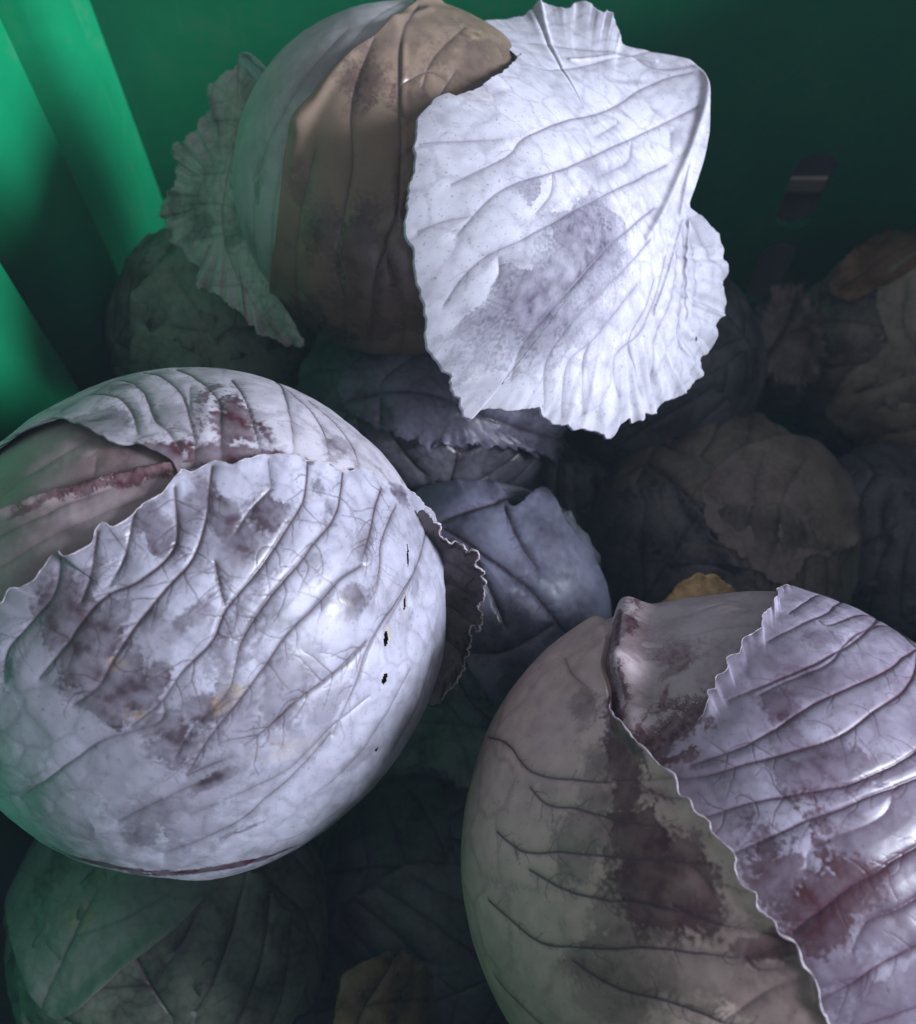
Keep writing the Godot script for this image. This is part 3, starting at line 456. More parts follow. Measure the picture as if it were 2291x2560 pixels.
	add_leaf(t, "peeled_leaf", w, [-0.0304, 0.10165, 1.0, 0.4,  -0.02769, 0.0968, 0.0, 0.4,  -0.02291, 0.08728, 0.0, 0.5,  -0.01412, 0.08489, 0.0, 0.3,  -0.02403, 0.06734, 0.0, 0.4,  -0.03488, 0.04987, 0.0, 0.4,  -0.04649, 0.03235, 1.0, 0.5,  -0.05637, 0.0207, 2.0, 0.7,  -0.06294, 0.01568, 1.4, 0.9,  -0.06821, 0.01457, 1.4, 0.9,  -0.07266, 0.01013, 1.4, 0.6,  -0.07571, 0.00423, 1.4, 0.4,  -0.0763, -0.00669, 2.0, 0.5,  -0.07619, -0.01726, 1.0, 0.6,  -0.07699, -0.02407, 1.0, 0.6,  -0.07595, -0.03075, 1.0, 0.6,  -0.07339, -0.03955, 1.0, 0.6,  -0.06894, -0.04877, 1.0, 0.6,  -0.06488, -0.05744, 1.0, 0.6,  -0.06179, -0.06436, 1.0, 0.6,  -0.05686, -0.07187, 1.0, 0.6,  -0.05092, -0.07641, 1.0, 0.8,  -0.04542, -0.08193, 1.3, 1.0,  -0.03987, -0.08682, 1.3, 0.8,  -0.03594, -0.08857, 1.3, 0.4,  -0.03464, -0.08645, 1.0, 0.6,  -0.02938, -0.08592, 1.0, 0.5,  -0.02198, -0.08609, 1.3, 0.7,  -0.01508, -0.08457, 1.5, 0.8,  -0.01003, -0.08561, 1.8, 1.0,  -0.00359, -0.08648, 2.0, 1.0,  0.00694, -0.08667, 2.0, 1.0,  0.0136, -0.0842, 2.0, 1.0,  0.02278, -0.08331, 2.0, 1.0,  0.02614, -0.07918, 2.0, 1.0,  0.03526, -0.07681, 3.0, 1.0,  0.0381, -0.07201, 3.0, 1.0,  0.04543, -0.07116, 3.0, 1.0,  0.04879, -0.06522, 3.0, 1.0,  0.05958, -0.05931, 3.0, 1.0,  0.06683, -0.05144, 3.0, 1.0,  0.07609, -0.0444, 3.0, 1.0,  0.07173, -0.03929, 3.0, 1.0,  0.07639, -0.0345, 3.0, 1.0,  0.07504, -0.02502, 3.0, 1.0,  0.0806, -0.01782, 3.0, 1.0,  0.07779, -0.0096, 3.0, 1.0,  0.07794, -0.00225, 3.0, 1.0,  0.07311, 0.00772, 2.0, 0.9,  0.06654, 0.01294, 1.0, 0.8,  0.05918, 0.01677, 0.0, 0.6,  0.05334, 0.01819, 0.0, 0.2,  0.05669, 0.02864, 0.0, 0.05,  0.06098, 0.04197, 0.0, 0.05,  0.06314, 0.05644, 0.0, 0.05,  0.06211, 0.07001, 0.0, 0.05,  0.05922, 0.08121, 0.0, 0.05,  0.05469, 0.08772, 0.0, 0.05,  0.04855, 0.0908, 0.0, 0.1,  0.03831, 0.09345, 0.0, 0.1,  0.02892, 0.09655, 0.0, 0.2,  0.02731, 0.10484, 1.5, 0.8,  0.0239, 0.11642, 1.6, 1.0,  0.02148, 0.11438, 1.6, 1.0,  0.01715, 0.12007, 1.6, 1.0,  0.01295, 0.12217, 1.6, 1.0,  0.00798, 0.11805, 1.6, 1.0,  0.00153, 0.12358, 1.6, 1.0,  -0.00125, 0.12325, 3.0, 1.0,  -0.0053, 0.11672, 2.0, 1.0,  -0.0139, 0.11281, 1.0, 0.9,  -0.02249, 0.10988, 1.0, 0.6],
		Vector2(-0.00732, -0.02807), [
		[0.0, 0.05436, 0.08269, 0.04329, 0.07842, 0.02956, 0.06707, 0.00747, 0.04367, -0.01359, 0.02539, -0.04026, 0.00102, -0.04815, -0.01006, -0.0651, -0.02216],
		[0.0, 0.05735, 0.06693, 0.04286, 0.05571, 0.02288, 0.03829, -0.01766, -0.00127, -0.03252, -0.01285, -0.04954, -0.02346, -0.05641, -0.03176, -0.06078, -0.03888],
		[0.0, 0.0396, 0.03178, -0.0074, -0.01147, -0.02842, -0.02908, -0.0397, -0.0384, -0.0502, -0.04476, -0.05584, -0.05142, -0.05881, -0.05908],
		[0.0, 0.02706, 0.00328, 0.00199, -0.02331, -0.0093, -0.03576, -0.0189, -0.0502, -0.02622, -0.06114, -0.02997, -0.06888, -0.02909, -0.07804],
		[0.1, 0.021, -0.01563, 0.00094, -0.0398, -0.01176, -0.05541, -0.01738, -0.06528, -0.01873, -0.07362, -0.01284, -0.08453],
		[0.15, 0.05179, 0.09134, 0.0404, 0.09308, 0.02166, 0.08608, 0.00039, 0.07168, -0.01633, 0.06119, -0.02729, 0.06476],
		[0.1, 0.05519, 0.08595, 0.0401, 0.08405, 0.02701, 0.09062, 0.0058, 0.09007, -0.01259, 0.08844],
		[0.1, 0.02608, -0.02814, 0.02236, -0.04079, 0.016, -0.05543, 0.02414, -0.06192, 0.03353, -0.06803],
		[0.1, 0.03415, -0.01451, 0.02283, -0.04777, 0.01072, -0.0629, 0.0196, -0.0727],
		[0.15, 0.04323, -0.00465, 0.04063, -0.02877, 0.03266, -0.04865, 0.03939, -0.0659],
		[0.15, 0.04783, 0.00547, 0.04884, -0.01889, 0.05024, -0.04089, 0.06876, -0.0428],
		[0.2, 0.05, 0.00918, 0.05707, -0.00888, 0.05883, -0.02809],
		[0.2, 0.05209, 0.01283, 0.06464, 0.00066, 0.07566, -0.00341],
		[0.15, 0.01469, -0.03587, 0.00034, -0.05628, -0.0044, -0.06734, 0.00433, -0.08205],
		[0.15, 0.00674, -0.0474, -0.00309, -0.06179, -0.01031, -0.07124, -0.00447, -0.0855],
		[0.2, -0.03136, -0.01244, -0.03192, -0.02063, -0.03717, -0.02933],
		[0.25, 0.02037, 0.03513, 0.01425, 0.01994, 0.00437, 0.00896, -0.00945, -0.00358],
		[0.25, 0.00747, 0.04367, 0.01445, 0.04176, -0.00523, 0.01982],
		[0.2, -0.0465, -0.04538, -0.04507, -0.0503, -0.04665, -0.05367],
		[0.2, -0.07188, -0.0371, -0.06487, -0.03433, -0.05625, -0.03267],
		[0.25, -0.07549, -0.00743, -0.06428, -0.00586, -0.05173, -0.00337]],
		{"seed": 99, "mesh_ink": 0.22, "net": 0.024, "cracks": 0.45, "under": Color(0.07, 0.05, 0.1), "wax": Color(0.6, 0.59, 0.65), "cover": 0.92, "patchy": 0.13, "twig": 9.0, "groove": 0.3, "quilt": 0.65, "line_mm": 0.34, "line": Color(0.16, 0.13, 0.18), "ink": 0.75, "gloss": 0.5, "speck": 0.45, "soft": 0.05, "ribs": [[1.6, 2.6, 0.06001, 0.08322, 0.0604, 0.0731, 0.05878, 0.06114, 0.05177, 0.04, 0.03608, 0.00988, 0.01891, -0.01678],  [1.0, 1.8, 0.05639, 0.05254, 0.05108, 0.02859, 0.04604, 0.00984],  [0.9, 1.4, 0.04795, 0.00816, 0.03877, -0.01447, 0.02893, -0.03989],  [0.8, 1.2, 0.05202, 0.01017, 0.05041, -0.01211, 0.05418, -0.03022],  [0.7, 1.2, 0.04026, 0.08785, 0.02441, 0.08845, 0.00298, 0.0799]], "stains_and_shade": [[-0.023, -0.043, 0.018, 0.029, -0.559, 1.0],  [-0.024, -0.056, 0.016, 0.016, -0.0, 0.9],  [-0.011, -0.021, 0.01, 0.012, -0.349, 0.5],  [-0.013, -0.058, 0.014, 0.006, 0.524, 0.6],  [-0.019, -0.061, 0.006, 0.004, -0.0, 0.6],  [0.027, 0.073, 0.01, 0.002, 0.262, 0.6],  [-0.009, -0.002, 0.012, 0.006, 0.524, 0.4],  [0.032, 0.037, 0.003, 0.004, -0.0, 0.8],  [0.02, 0.05, 0.005, 0.003, -0.0, 0.5],  [0.038, 0.06, 0.004, 0.002, -0.349, 0.5],  [-0.04, -0.046, 0.008, 0.012, -0.524, 0.45],  [-0.047, 0.022, 0.004, 0.006, -0.0, 0.35],  [0.062, 0.009, 0.005, 0.008, 0.349, 0.35],  [0.045, 0.047, 0.003, 0.008, -0.524, 0.5]], "tans": [[-0.059, 0.016, 0.01, 0.002, 0.175, 0.4]]},
		{"n": 900, "off": 0.0, "relief": 0.0009, "ruffle": 2.0, "tooth": 1.7, "seed": 17, "around": 760, "rings": 190, "waves": 44.0, "loose": true, "lift_from": 0.6, "thick": 0.0011, "backlight": 0.3, "pleat": 1.0, "pleats": 62.0, "holes": [[0.06256, -0.03524, 0.00078, 0.00175, -0.17453]]}, "large white leaf with a violet bruise")

func build_sunken_cabbages():  # leaf wax colours below are darkened too, painting in the deep shade
	var h: Dictionary
	h = head_of(Vector3(0.0127, 0.2515, -0.1694), 0.054, Vector3(0.9996, 0.0257, 0.0102), Vector3(0.0, 0.3676, -0.93), Vector3(-0.0276, 0.9296, 0.3674), 20, 0.05)
	sunken(h, "slate blue red cabbage sunk between the three top heads, crossed by a dark crease", 0)
	h = head_of(Vector3(0.1511, 0.1666, -0.2397), 0.074, Vector3(0.9662, 0.2335, 0.109), Vector3(0.0, 0.4231, -0.9061), Vector3(-0.2577, 0.8755, 0.4088), 21, 0.05)
	sunken(h, "dull brown red cabbage under the crate slots, its leaf edge zigzagging", 1)
	h = head_of(Vector3(0.2966, 0.1389, -0.3904), 0.074, Vector3(0.9138, 0.3294, 0.2377), Vector3(0.0, 0.5851, -0.811), Vector3(-0.4062, 0.741, 0.5347), 22, 0.05)
	sunken(h, "tan and grey red cabbage against the far wall with frayed rust coloured leaves", 1)
	h = head_of(Vector3(-0.1361, 0.2243, -0.3409), 0.06, Vector3(0.9726, -0.1863, -0.1394), Vector3(0.0, 0.5991, -0.8007), Vector3(0.2326, 0.7787, 0.5826), 23, 0.05)
	sunken(h, "dark greenish red cabbage half hidden behind the peeled head", 2)
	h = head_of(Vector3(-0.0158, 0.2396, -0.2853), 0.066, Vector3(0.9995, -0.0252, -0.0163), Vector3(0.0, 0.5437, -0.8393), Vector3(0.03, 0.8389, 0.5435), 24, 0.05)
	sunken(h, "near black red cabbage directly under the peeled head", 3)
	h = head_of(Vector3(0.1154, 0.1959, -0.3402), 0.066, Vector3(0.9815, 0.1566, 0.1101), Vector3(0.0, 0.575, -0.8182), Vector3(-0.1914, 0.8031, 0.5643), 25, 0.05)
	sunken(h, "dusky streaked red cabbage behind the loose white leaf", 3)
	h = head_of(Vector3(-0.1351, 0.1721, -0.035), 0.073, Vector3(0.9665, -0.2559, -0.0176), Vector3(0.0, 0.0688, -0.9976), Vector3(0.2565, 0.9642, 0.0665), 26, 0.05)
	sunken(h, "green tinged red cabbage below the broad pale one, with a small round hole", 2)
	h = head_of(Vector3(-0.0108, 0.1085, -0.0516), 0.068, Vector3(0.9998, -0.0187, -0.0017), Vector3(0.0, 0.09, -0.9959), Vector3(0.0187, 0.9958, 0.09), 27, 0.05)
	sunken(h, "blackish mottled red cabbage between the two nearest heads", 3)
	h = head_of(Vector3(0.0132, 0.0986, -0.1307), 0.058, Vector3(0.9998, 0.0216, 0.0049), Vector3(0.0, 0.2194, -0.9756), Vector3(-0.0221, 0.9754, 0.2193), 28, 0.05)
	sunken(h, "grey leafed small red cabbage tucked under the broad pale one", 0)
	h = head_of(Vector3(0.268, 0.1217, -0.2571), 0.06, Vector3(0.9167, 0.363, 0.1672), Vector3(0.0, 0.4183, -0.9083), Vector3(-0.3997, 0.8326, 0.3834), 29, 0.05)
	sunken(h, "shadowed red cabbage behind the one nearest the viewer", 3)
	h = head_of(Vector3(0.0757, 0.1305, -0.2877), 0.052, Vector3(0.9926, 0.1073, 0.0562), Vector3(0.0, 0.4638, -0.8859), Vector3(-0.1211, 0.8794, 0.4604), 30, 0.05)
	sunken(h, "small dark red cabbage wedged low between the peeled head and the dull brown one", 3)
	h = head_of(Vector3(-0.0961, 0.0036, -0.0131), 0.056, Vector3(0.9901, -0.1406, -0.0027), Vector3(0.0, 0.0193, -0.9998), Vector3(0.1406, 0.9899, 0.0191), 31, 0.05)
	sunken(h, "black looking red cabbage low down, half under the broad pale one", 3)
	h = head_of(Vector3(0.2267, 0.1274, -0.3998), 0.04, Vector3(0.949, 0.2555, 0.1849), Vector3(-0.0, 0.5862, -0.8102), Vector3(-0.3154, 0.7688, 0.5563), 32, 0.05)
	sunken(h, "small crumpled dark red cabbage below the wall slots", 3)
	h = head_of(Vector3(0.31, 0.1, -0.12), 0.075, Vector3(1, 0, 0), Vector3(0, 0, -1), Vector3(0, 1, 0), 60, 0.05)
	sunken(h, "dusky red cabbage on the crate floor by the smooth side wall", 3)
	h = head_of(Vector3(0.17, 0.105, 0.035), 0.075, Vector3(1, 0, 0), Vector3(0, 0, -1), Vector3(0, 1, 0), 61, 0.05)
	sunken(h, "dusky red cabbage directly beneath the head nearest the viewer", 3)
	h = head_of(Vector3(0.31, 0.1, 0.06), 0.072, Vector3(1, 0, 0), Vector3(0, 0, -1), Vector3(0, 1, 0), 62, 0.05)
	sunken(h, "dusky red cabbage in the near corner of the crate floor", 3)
	h = head_of(Vector3(0.0127, 0.2515, -0.1694), 0.054, Vector3(0.9996, 0.0257, 0.0102), Vector3(0.0, 0.3676, -0.93), Vector3(-0.0276, 0.9296, 0.3674), 20, 0.05)
	add_leaf(sunk[0], "wrapper_leaf", h, [0.124, 0.953, 3.0, 0.9,  -0.164, 1.003, 2.0, 0.7,  -0.753, 1.08, 0.0, 0.3,  -0.796, 0.641, 0.0, 0.1,  -0.464, 0.294, 1.0, 0.3,  -0.326, 0.01, 1.0, 0.4,  -0.059, -0.552, 0.6, 0.5,  0.436, -1.373, 0.0, 0.3,  1.119, -1.069, 0.0, 0.1,  1.32, -0.21, 0.0, 0.1,  1.022, 0.359, 0.0, 0.1,  0.686, 0.666, 1.0, 0.3,  0.627, 1.164, 1.0, 0.3,  0.248, 0.758, 1.0, 0.3],
		Vector2(0.136, 0.047), [
		[0.0, -0.308, 0.551, -0.016, 0.319, 0.293, 0.087, 0.659, -0.285],
		[0.1, 0.312, 0.903, -0.017, 0.745, -0.358, 0.607],
		[0.1, 0.158, 0.75, 0.228, 0.497, 0.381, 0.247],
		[0.15, -0.135, 0.405, -0.016, 0.161, 0.136, -0.18],
		[0.2, 0.506, -0.19, 0.139, -0.379, -0.095, -0.378]],
		{"seed": 131, "cracks": 0.3, "under": Color(0.06, 0.05, 0.075), "wax": Color(0.21, 0.21, 0.29), "cover": 0.7, "patchy": 0.5, "twig": 5.0, "groove": 0.7, "quilt": 1.0, "line_mm": 0.8, "ink": 0.8, "gloss": 0.25, "stains_and_shade": [[-0.017, -0.218, 0.347, 0.198, -0.0, 0.8],  [0.263, -0.47, 0.297, 0.198, -0.0, 0.7]]},
		{"n": 420, "off": 0.006, "relief": 0.0014, "ruffle": 2.0, "tooth": 2.0, "around": 320, "rings": 70, "seed": 31, "lift_from": 0.6}, "creased slate blue wrapper leaf")
	h = head_of(Vector3(0.1511, 0.1666, -0.2397), 0.074, Vector3(0.9662, 0.2335, 0.109), Vector3(0.0, 0.4231, -0.9061), Vector3(-0.2577, 0.8755, 0.4088), 21, 0.05)
	add_leaf(sunk[1], "wrapper_leaf", h, [-0.069, 0.116, 2.0, 1.0,  0.029, -0.02, 2.0, 1.0,  0.192, -0.156, 2.0, 1.0,  0.367, -0.302, 2.0, 1.0,  0.587, -0.13, 2.0, 1.0,  1.079, -0.026, 1.0, 1.0,  1.263, 0.572, 1.0, 0.5,  1.071, 1.019, 0.0, 0.1,  0.267, 0.761, 0.0, 0.1,  -0.104, 0.404, 0.0, 0.3],
		Vector2(0.444, 0.263), [
		[0.0, 0.815, -0.062, 0.433, -0.021, 0.129, 0.184, -0.103, 0.329],
		[0.2, 0.362, 0.014, 0.45, 0.338, 0.678, 0.676],
		[0.2, 0.227, 0.116, 0.238, 0.403, 0.333, 0.665]],
		{"seed": 141, "under": Color(0.12, 0.07, 0.06), "wax": Color(0.327, 0.242, 0.230), "cover": 0.7, "patchy": 0.4, "twig": 6.0, "groove": 0.29, "quilt": 0.70},
		{"n": 320, "off": 0.003, "relief": 0.0010, "ruffle": 2.0, "tooth": 5.0, "around": 260, "rings": 50, "seed": 32, "waves": 20.0}, "brown leaf patch with a zigzag edge")
	h = head_of(Vector3(0.1511, 0.1666, -0.2397), 0.074, Vector3(0.9662, 0.2335, 0.109), Vector3(0.0, 0.4231, -0.9061), Vector3(-0.2577, 0.8755, 0.4088), 21, 0.05)
	add_leaf(sunk[1], "wrapper_leaf", h, [-1.164, -0.655, 0.0, 0.1,  -0.593, -0.951, 0.0, 0.1,  -0.046, -0.708, 0.0, 0.3,  0.233, -0.448, 1.0, 0.8,  0.159, -0.191, 2.0, 1.0,  0.028, -0.054, 2.0, 1.0,  -0.102, 0.116, 2.0, 1.0,  -0.278, 0.337, 2.0, 1.0,  -0.652, 0.372, 2.0, 1.0,  -1.116, 0.307, 0.0, 0.3],
		Vector2(-0.347, -0.127), [
		[0.0, -0.986, -0.988, -0.43, -0.277, -0.238, 0.049, -0.17, 0.258],
		[0.2, -0.524, -0.404, -0.54, -0.022, -0.507, 0.276],
		[0.2, -0.387, -0.201, -0.104, -0.157, 0.093, -0.225]],
		{"seed": 143, "under": Color(0.06, 0.045, 0.05), "wax": Color(0.242, 0.206, 0.218), "cover": 0.6, "patchy": 0.5, "twig": 6.0, "groove": 0.29, "quilt": 0.70},
		{"n": 320, "off": 0.005, "relief": 0.0010, "ruffle": 2.5, "tooth": 4.0, "around": 260, "rings": 50, "seed": 33, "waves": 24.0}, "frilled dark leaf")
	h = head_of(Vector3(0.2966, 0.1389, -0.3904), 0.074, Vector3(0.9138, 0.3294, 0.2377), Vector3(0.0, 0.5851, -0.811), Vector3(-0.4062, 0.741, 0.5347), 22, 0.05)
	add_leaf(sunk[2], "rust_leaf", h, [-0.438, 0.459, 0.0, 0.3,  -0.233, 0.534, 0.0, 0.1,  0.077, 0.724, 0.0, 0.1,  0.464, 1.065, 0.0, 0.2,  0.34, 1.817, 2.0, 0.5,  -0.102, 1.679, 3.0, 1.0,  -0.34, 1.214, 3.0, 1.0,  -0.566, 0.827, 3.0, 1.0,  -0.64, 0.597, 2.0, 1.0],
		Vector2(-0.135, 0.797), [
		[0.1, -0.556, 0.579, -0.269, 0.817, 0.178, 1.243]],
		{"seed": 151, "under": Color(0.12, 0.055, 0.035), "wax": Color(0.339, 0.169, 0.108), "cover": 0.6, "patchy": 0.5, "twig": 4.0, "groove": 0.22, "quilt": 0.50},
		{"n": 256, "off": 0.005, "relief": 0.0008, "ruffle": 2.0, "tooth": 2.0, "around": 200, "rings": 40, "seed": 34}, "rust brown leaf edge")
	h = head_of(Vector3(0.2966, 0.1389, -0.3904), 0.074, Vector3(0.9138, 0.3294, 0.2377), Vector3(0.0, 0.5851, -0.811), Vector3(-0.4062, 0.741, 0.5347), 22, 0.05)
	add_leaf(sunk[2], "wrapper_leaf", h, [-0.487, -0.652, 2.0, 1.0,  -0.261, -0.868, 2.0, 1.0,  0.113, -0.991, 1.0, 0.8,  0.904, -1.91, 0.0, 0.3,  1.047, -0.631, 0.0, 0.1,  0.887, 0.296, 0.0, 0.1,  0.356, 1.03, 0.0, 0.1,  -0.092, 0.792, 1.0, 0.4,  -0.223, 0.438, 1.0, 0.4,  -0.117, 0.096, 2.0, 0.6,  -0.339, -0.153, 2.0, 1.0,  -0.545, -0.444, 2.0, 1.0],
		Vector2(0.197, -0.146), [
		[0.0, -0.432, -0.585, -0.089, -0.405, 0.451, -0.322],
		[0.1, -0.354, -0.816, 0.044, -0.649, 0.494, -0.565],
		[0.1, -0.335, -0.327, -0.024, -0.187, 0.421, -0.067],
		[0.2, 0.001, 0.618, -0.015, 0.257, 0.111, 0.015]],
		{"seed": 153, "under": Color(0.1, 0.07, 0.055), "wax": Color(0.374, 0.314, 0.242), "cover": 0.7, "patchy": 0.5, "twig": 5.0, "groove": 0.43, "quilt": 1.30, "ink": 0.7},
		{"n": 320, "off": 0.004, "relief": 0.0014, "ruffle": 2.5, "tooth": 3.0, "around": 260, "rings": 60, "seed": 35}, "wrinkled tan leaf")
	h = head_of(Vector3(-0.1361, 0.2243, -0.3409), 0.06, Vector3(0.9726, -0.1863, -0.1394), Vector3(0.0, 0.5991, -0.8007), Vector3(0.2326, 0.7787, 0.5826), 23, 0.05)
	add_leaf(sunk[3], "wrapper_leaf", h, [-0.733, -0.051, 2.0, 1.0,  -0.848, -0.462, 1.0, 0.5,  -0.732, -1.247, 0.0, 0.1,  0.426, -1.014, 0.0, 0.0,  1.208, -0.308, 0.0, 0.0,  0.584, 0.319, 0.0, 0.0,  -0.003, 0.472, 0.0, 0.1,  -0.227, 0.806, 1.0, 0.6,  -0.455, 0.595, 2.0, 1.0,  -0.729, 0.323, 2.0, 1.0],
		Vector2(-0.067, -0.088), [
		[0.1, 0.565, 0.131, -0.061, 0.037, -0.587, 0.128],
		[0.2, -0.02, 0.037, -0.219, 0.292, -0.355, 0.532]],
		{"seed": 161, "under": Color(0.07, 0.06, 0.05), "wax": Color(0.290, 0.303, 0.242), "cover": 0.75, "patchy": 0.4, "twig": 6.0, "groove": 0.18, "quilt": 0.50},
		{"n": 280, "off": 0.004, "relief": 0.0008, "ruffle": 1.5, "tooth": 2.0, "around": 240, "rings": 50, "seed": 36}, "pale olive leaf")
	h = head_of(Vector3(-0.0158, 0.2396, -0.2853), 0.066, Vector3(0.9995, -0.0252, -0.0163), Vector3(0.0, 0.5437, -0.8393), Vector3(0.03, 0.8389, 0.5435), 24, 0.05)
	add_leaf(sunk[4], "torn_leaf", h, [-0.612, 0.051, 0.0, 0.3,  -0.405, -0.132, 0.0, 0.5,  -0.04, -0.235, 1.0, 0.8,  0.404, -0.283, 2.0, 1.0,  0.795, -0.363, 3.0, 1.0,  1.317, -0.551, 4.0, 1.0,  1.282, -0.24, 3.0, 1.0,  0.878, 0.014, 1.0, 0.6,  0.369, 0.382, 0.0, 0.2,  -0.184, 0.41, 0.0, 0.2,  -0.573, 0.24, 0.0, 0.2],
		Vector2(0.172, 0.047), [
		[0.0, -0.567, 0.013, -0.073, 0.081, 0.397, -0.096, 1.22, -0.338],
		[0.2, -0.327, -0.131, -0.288, 0.154, -0.074, 0.331],
		[0.2, 0.172, 0.012, 0.4, 0.231, 0.659, 0.168]],
		{"seed": 171, "under": Color(0.05, 0.04, 0.055), "wax": Color(0.206, 0.193, 0.266), "cover": 0.6, "patchy": 0.4, "twig": 7.0, "groove": 0.36, "quilt": 0.90},
		{"n": 320, "off": 0.006, "relief": 0.0011, "ruffle": 3.0, "tooth": 4.0, "around": 300, "rings": 60, "seed": 37, "waves": 34.0}, "dark leaf with a frayed tip")
	h = head_of(Vector3(-0.1351, 0.1721, -0.035), 0.073, Vector3(0.9665, -0.2559, -0.0176), Vector3(0.0, 0.0688, -0.9976), Vector3(0.2565, 0.9642, 0.0665), 26, 0.05)
	add_leaf(sunk[6], "wrapper_leaf", h, [-1.773, 0.622, 0.0, 0.0,  -1.033, -0.076, 2.5, 0.2,  -0.79, -0.365, 3.0, 0.4,  -0.63, -0.497, 1.5, 0.6,  -0.46, -0.416, 3.0, 0.5,  -0.241, -0.216, 3.0, 0.3,  -0.017, -0.035, 3.0, 0.3,  0.131, 0.123, 2.0, 0.2,  0.236, 0.264, 0.0, 0.0,  0.037, 0.571, 0.0, 0.0,  -0.611, 0.801, 0.0, 0.0,  -1.514, 0.993, 0.0, 0.0],
		Vector2(-0.399, 0.124), [
		[0.1, -0.707, -0.478, -0.581, -0.119, -0.445, 0.209, -0.319, 0.508],
		[0.25, -0.556, -0.064, -0.296, 0.017, -0.065, 0.148],
		[0.25, -0.606, -0.202, -0.775, -0.068, -0.983, 0.149]],
		{"seed": 181, "under": Color(0.08, 0.07, 0.06), "wax": Color(0.234, 0.234, 0.226), "cover": 0.9, "patchy": 0.2, "twig": 7.0, "groove": 0.25, "quilt": 0.5, "stains_and_shade": [[-0.835, 0.298, 0.092, 0.248, -0.349, 0.7],  [-0.457, 0.267, 0.035, 0.106, -0.524, 0.6]], "tans": [[-0.533, 0.056, 0.071, 0.071, -0.0, 0.6]]},
		{"n": 360, "off": 0.004, "relief": 0.0008, "ruffle": 0.8, "tooth": 1.0, "around": 260, "rings": 90, "seed": 38, "holes": [[-0.533, 0.0557, 0.0248, 0.0354, -0.0]]}, "smooth green tinged leaf with a round hole")
	h = head_of(Vector3(0.0132, 0.0986, -0.1307), 0.058, Vector3(0.9998, 0.0216, 0.0049), Vector3(0.0, 0.2194, -0.9756), Vector3(-0.0221, 0.9754, 0.2193), 28, 0.05)
	add_leaf(sunk[8], "wrapper_leaf", h, [-1.143, -0.329, 0.0, 0.3,  -0.557, -0.07, 2.0, 1.0,  -0.252, -0.156, 2.0, 1.0,  -0.118, -0.432, 2.0, 1.0,  0.208, -0.245, 1.0, 1.0,  0.68, 0.025, 0.0, 0.1,  0.469, 0.31, 1.0, 0.3,  -0.07, 0.668, 2.0, 0.5,  -0.452, 0.707, 1.0, 0.3,  -0.884, 0.474, 0.0, 0.2],
		Vector2(-0.112, 0.157), [
		[0.1, -0.852, 0.349, -0.257, 0.299, 0.456, 0.116],
		[0.2, -0.257, 0.299, -0.112, -0.021, -0.022, -0.288]],
		{"seed": 191, "under": Color(0.07, 0.06, 0.065), "wax": Color(0.327, 0.314, 0.327), "cover": 0.8, "patchy": 0.5, "twig": 5.0, "groove": 0.22, "quilt": 0.70},
		{"n": 256, "off": 0.005, "relief": 0.0010, "ruffle": 1.5, "tooth": 3.0, "around": 220, "rings": 40, "seed": 39}, "grey blotched leaf")

func build_yellow_leaf():
	var p := {"o": Vector3(0.1059, 0.2834, -0.1595), "x": Vector3(0.9711, -0.1989, -0.1318), "y": Vector3(-0.0, 0.5524, -0.8336), "z": Vector3(0.2385, 0.8095, 0.5365), "k": [0.0023, 0.1053, -0.0789, -18.1217, 0.3792, 0.1177, 0.0, 0.0, 0.0, 0.0], "r": 1.0}
	var t := thing("yellow_leaf", "fallen yellow leaf poking up behind the cabbage nearest the viewer", "leaf", p.o)
	p["base"] = p.o
	add_leaf(t, "blade", p, [-0.01522, -0.01086, 0.0, 0.2,  -0.00668, -0.01234, 0.0, 0.2,  0.00966, -0.0122, 0.0, 0.2,  0.02241, -0.00621, 0.0, 0.3,  0.01327, 0.00276, 1.0, 0.7,  0.00869, 0.00541, 1.0, 0.8,  0.00458, 0.00918, 1.0, 0.6,  0.00033, 0.00891, 1.0, 0.8,  -0.00401, 0.00983, 2.0, 0.6,  -0.00809, 0.00717, 1.0, 0.5,  -0.01157, 0.00486, 1.0, 0.8,  -0.01383, 0.00037, 1.0, 0.5,  -0.01676, -0.00423, 0.0, 0.3],
		Vector2(-0.00134, -0.00473), [
		[0.0, -0.01431, -0.01056, -0.0024, -0.00145, 0.01265, -0.00025]],
		{"seed": 201, "under": Color(0.34, 0.17, 0.05), "wax": Color(0.62, 0.42, 0.2), "cover": 0.7, "patchy": 0.5, "twig": 4.0, "groove": 0.11, "quilt": 0.30, "ink": 0.2, "line": Color(0.3, 0.16, 0.04)},
		{"n": 200, "off": 0.0, "relief": 0.0006, "ruffle": 1.2, "tooth": 0.9, "around": 160, "rings": 40, "loose": true, "seed": 41, "backlight": 0.3}, "")

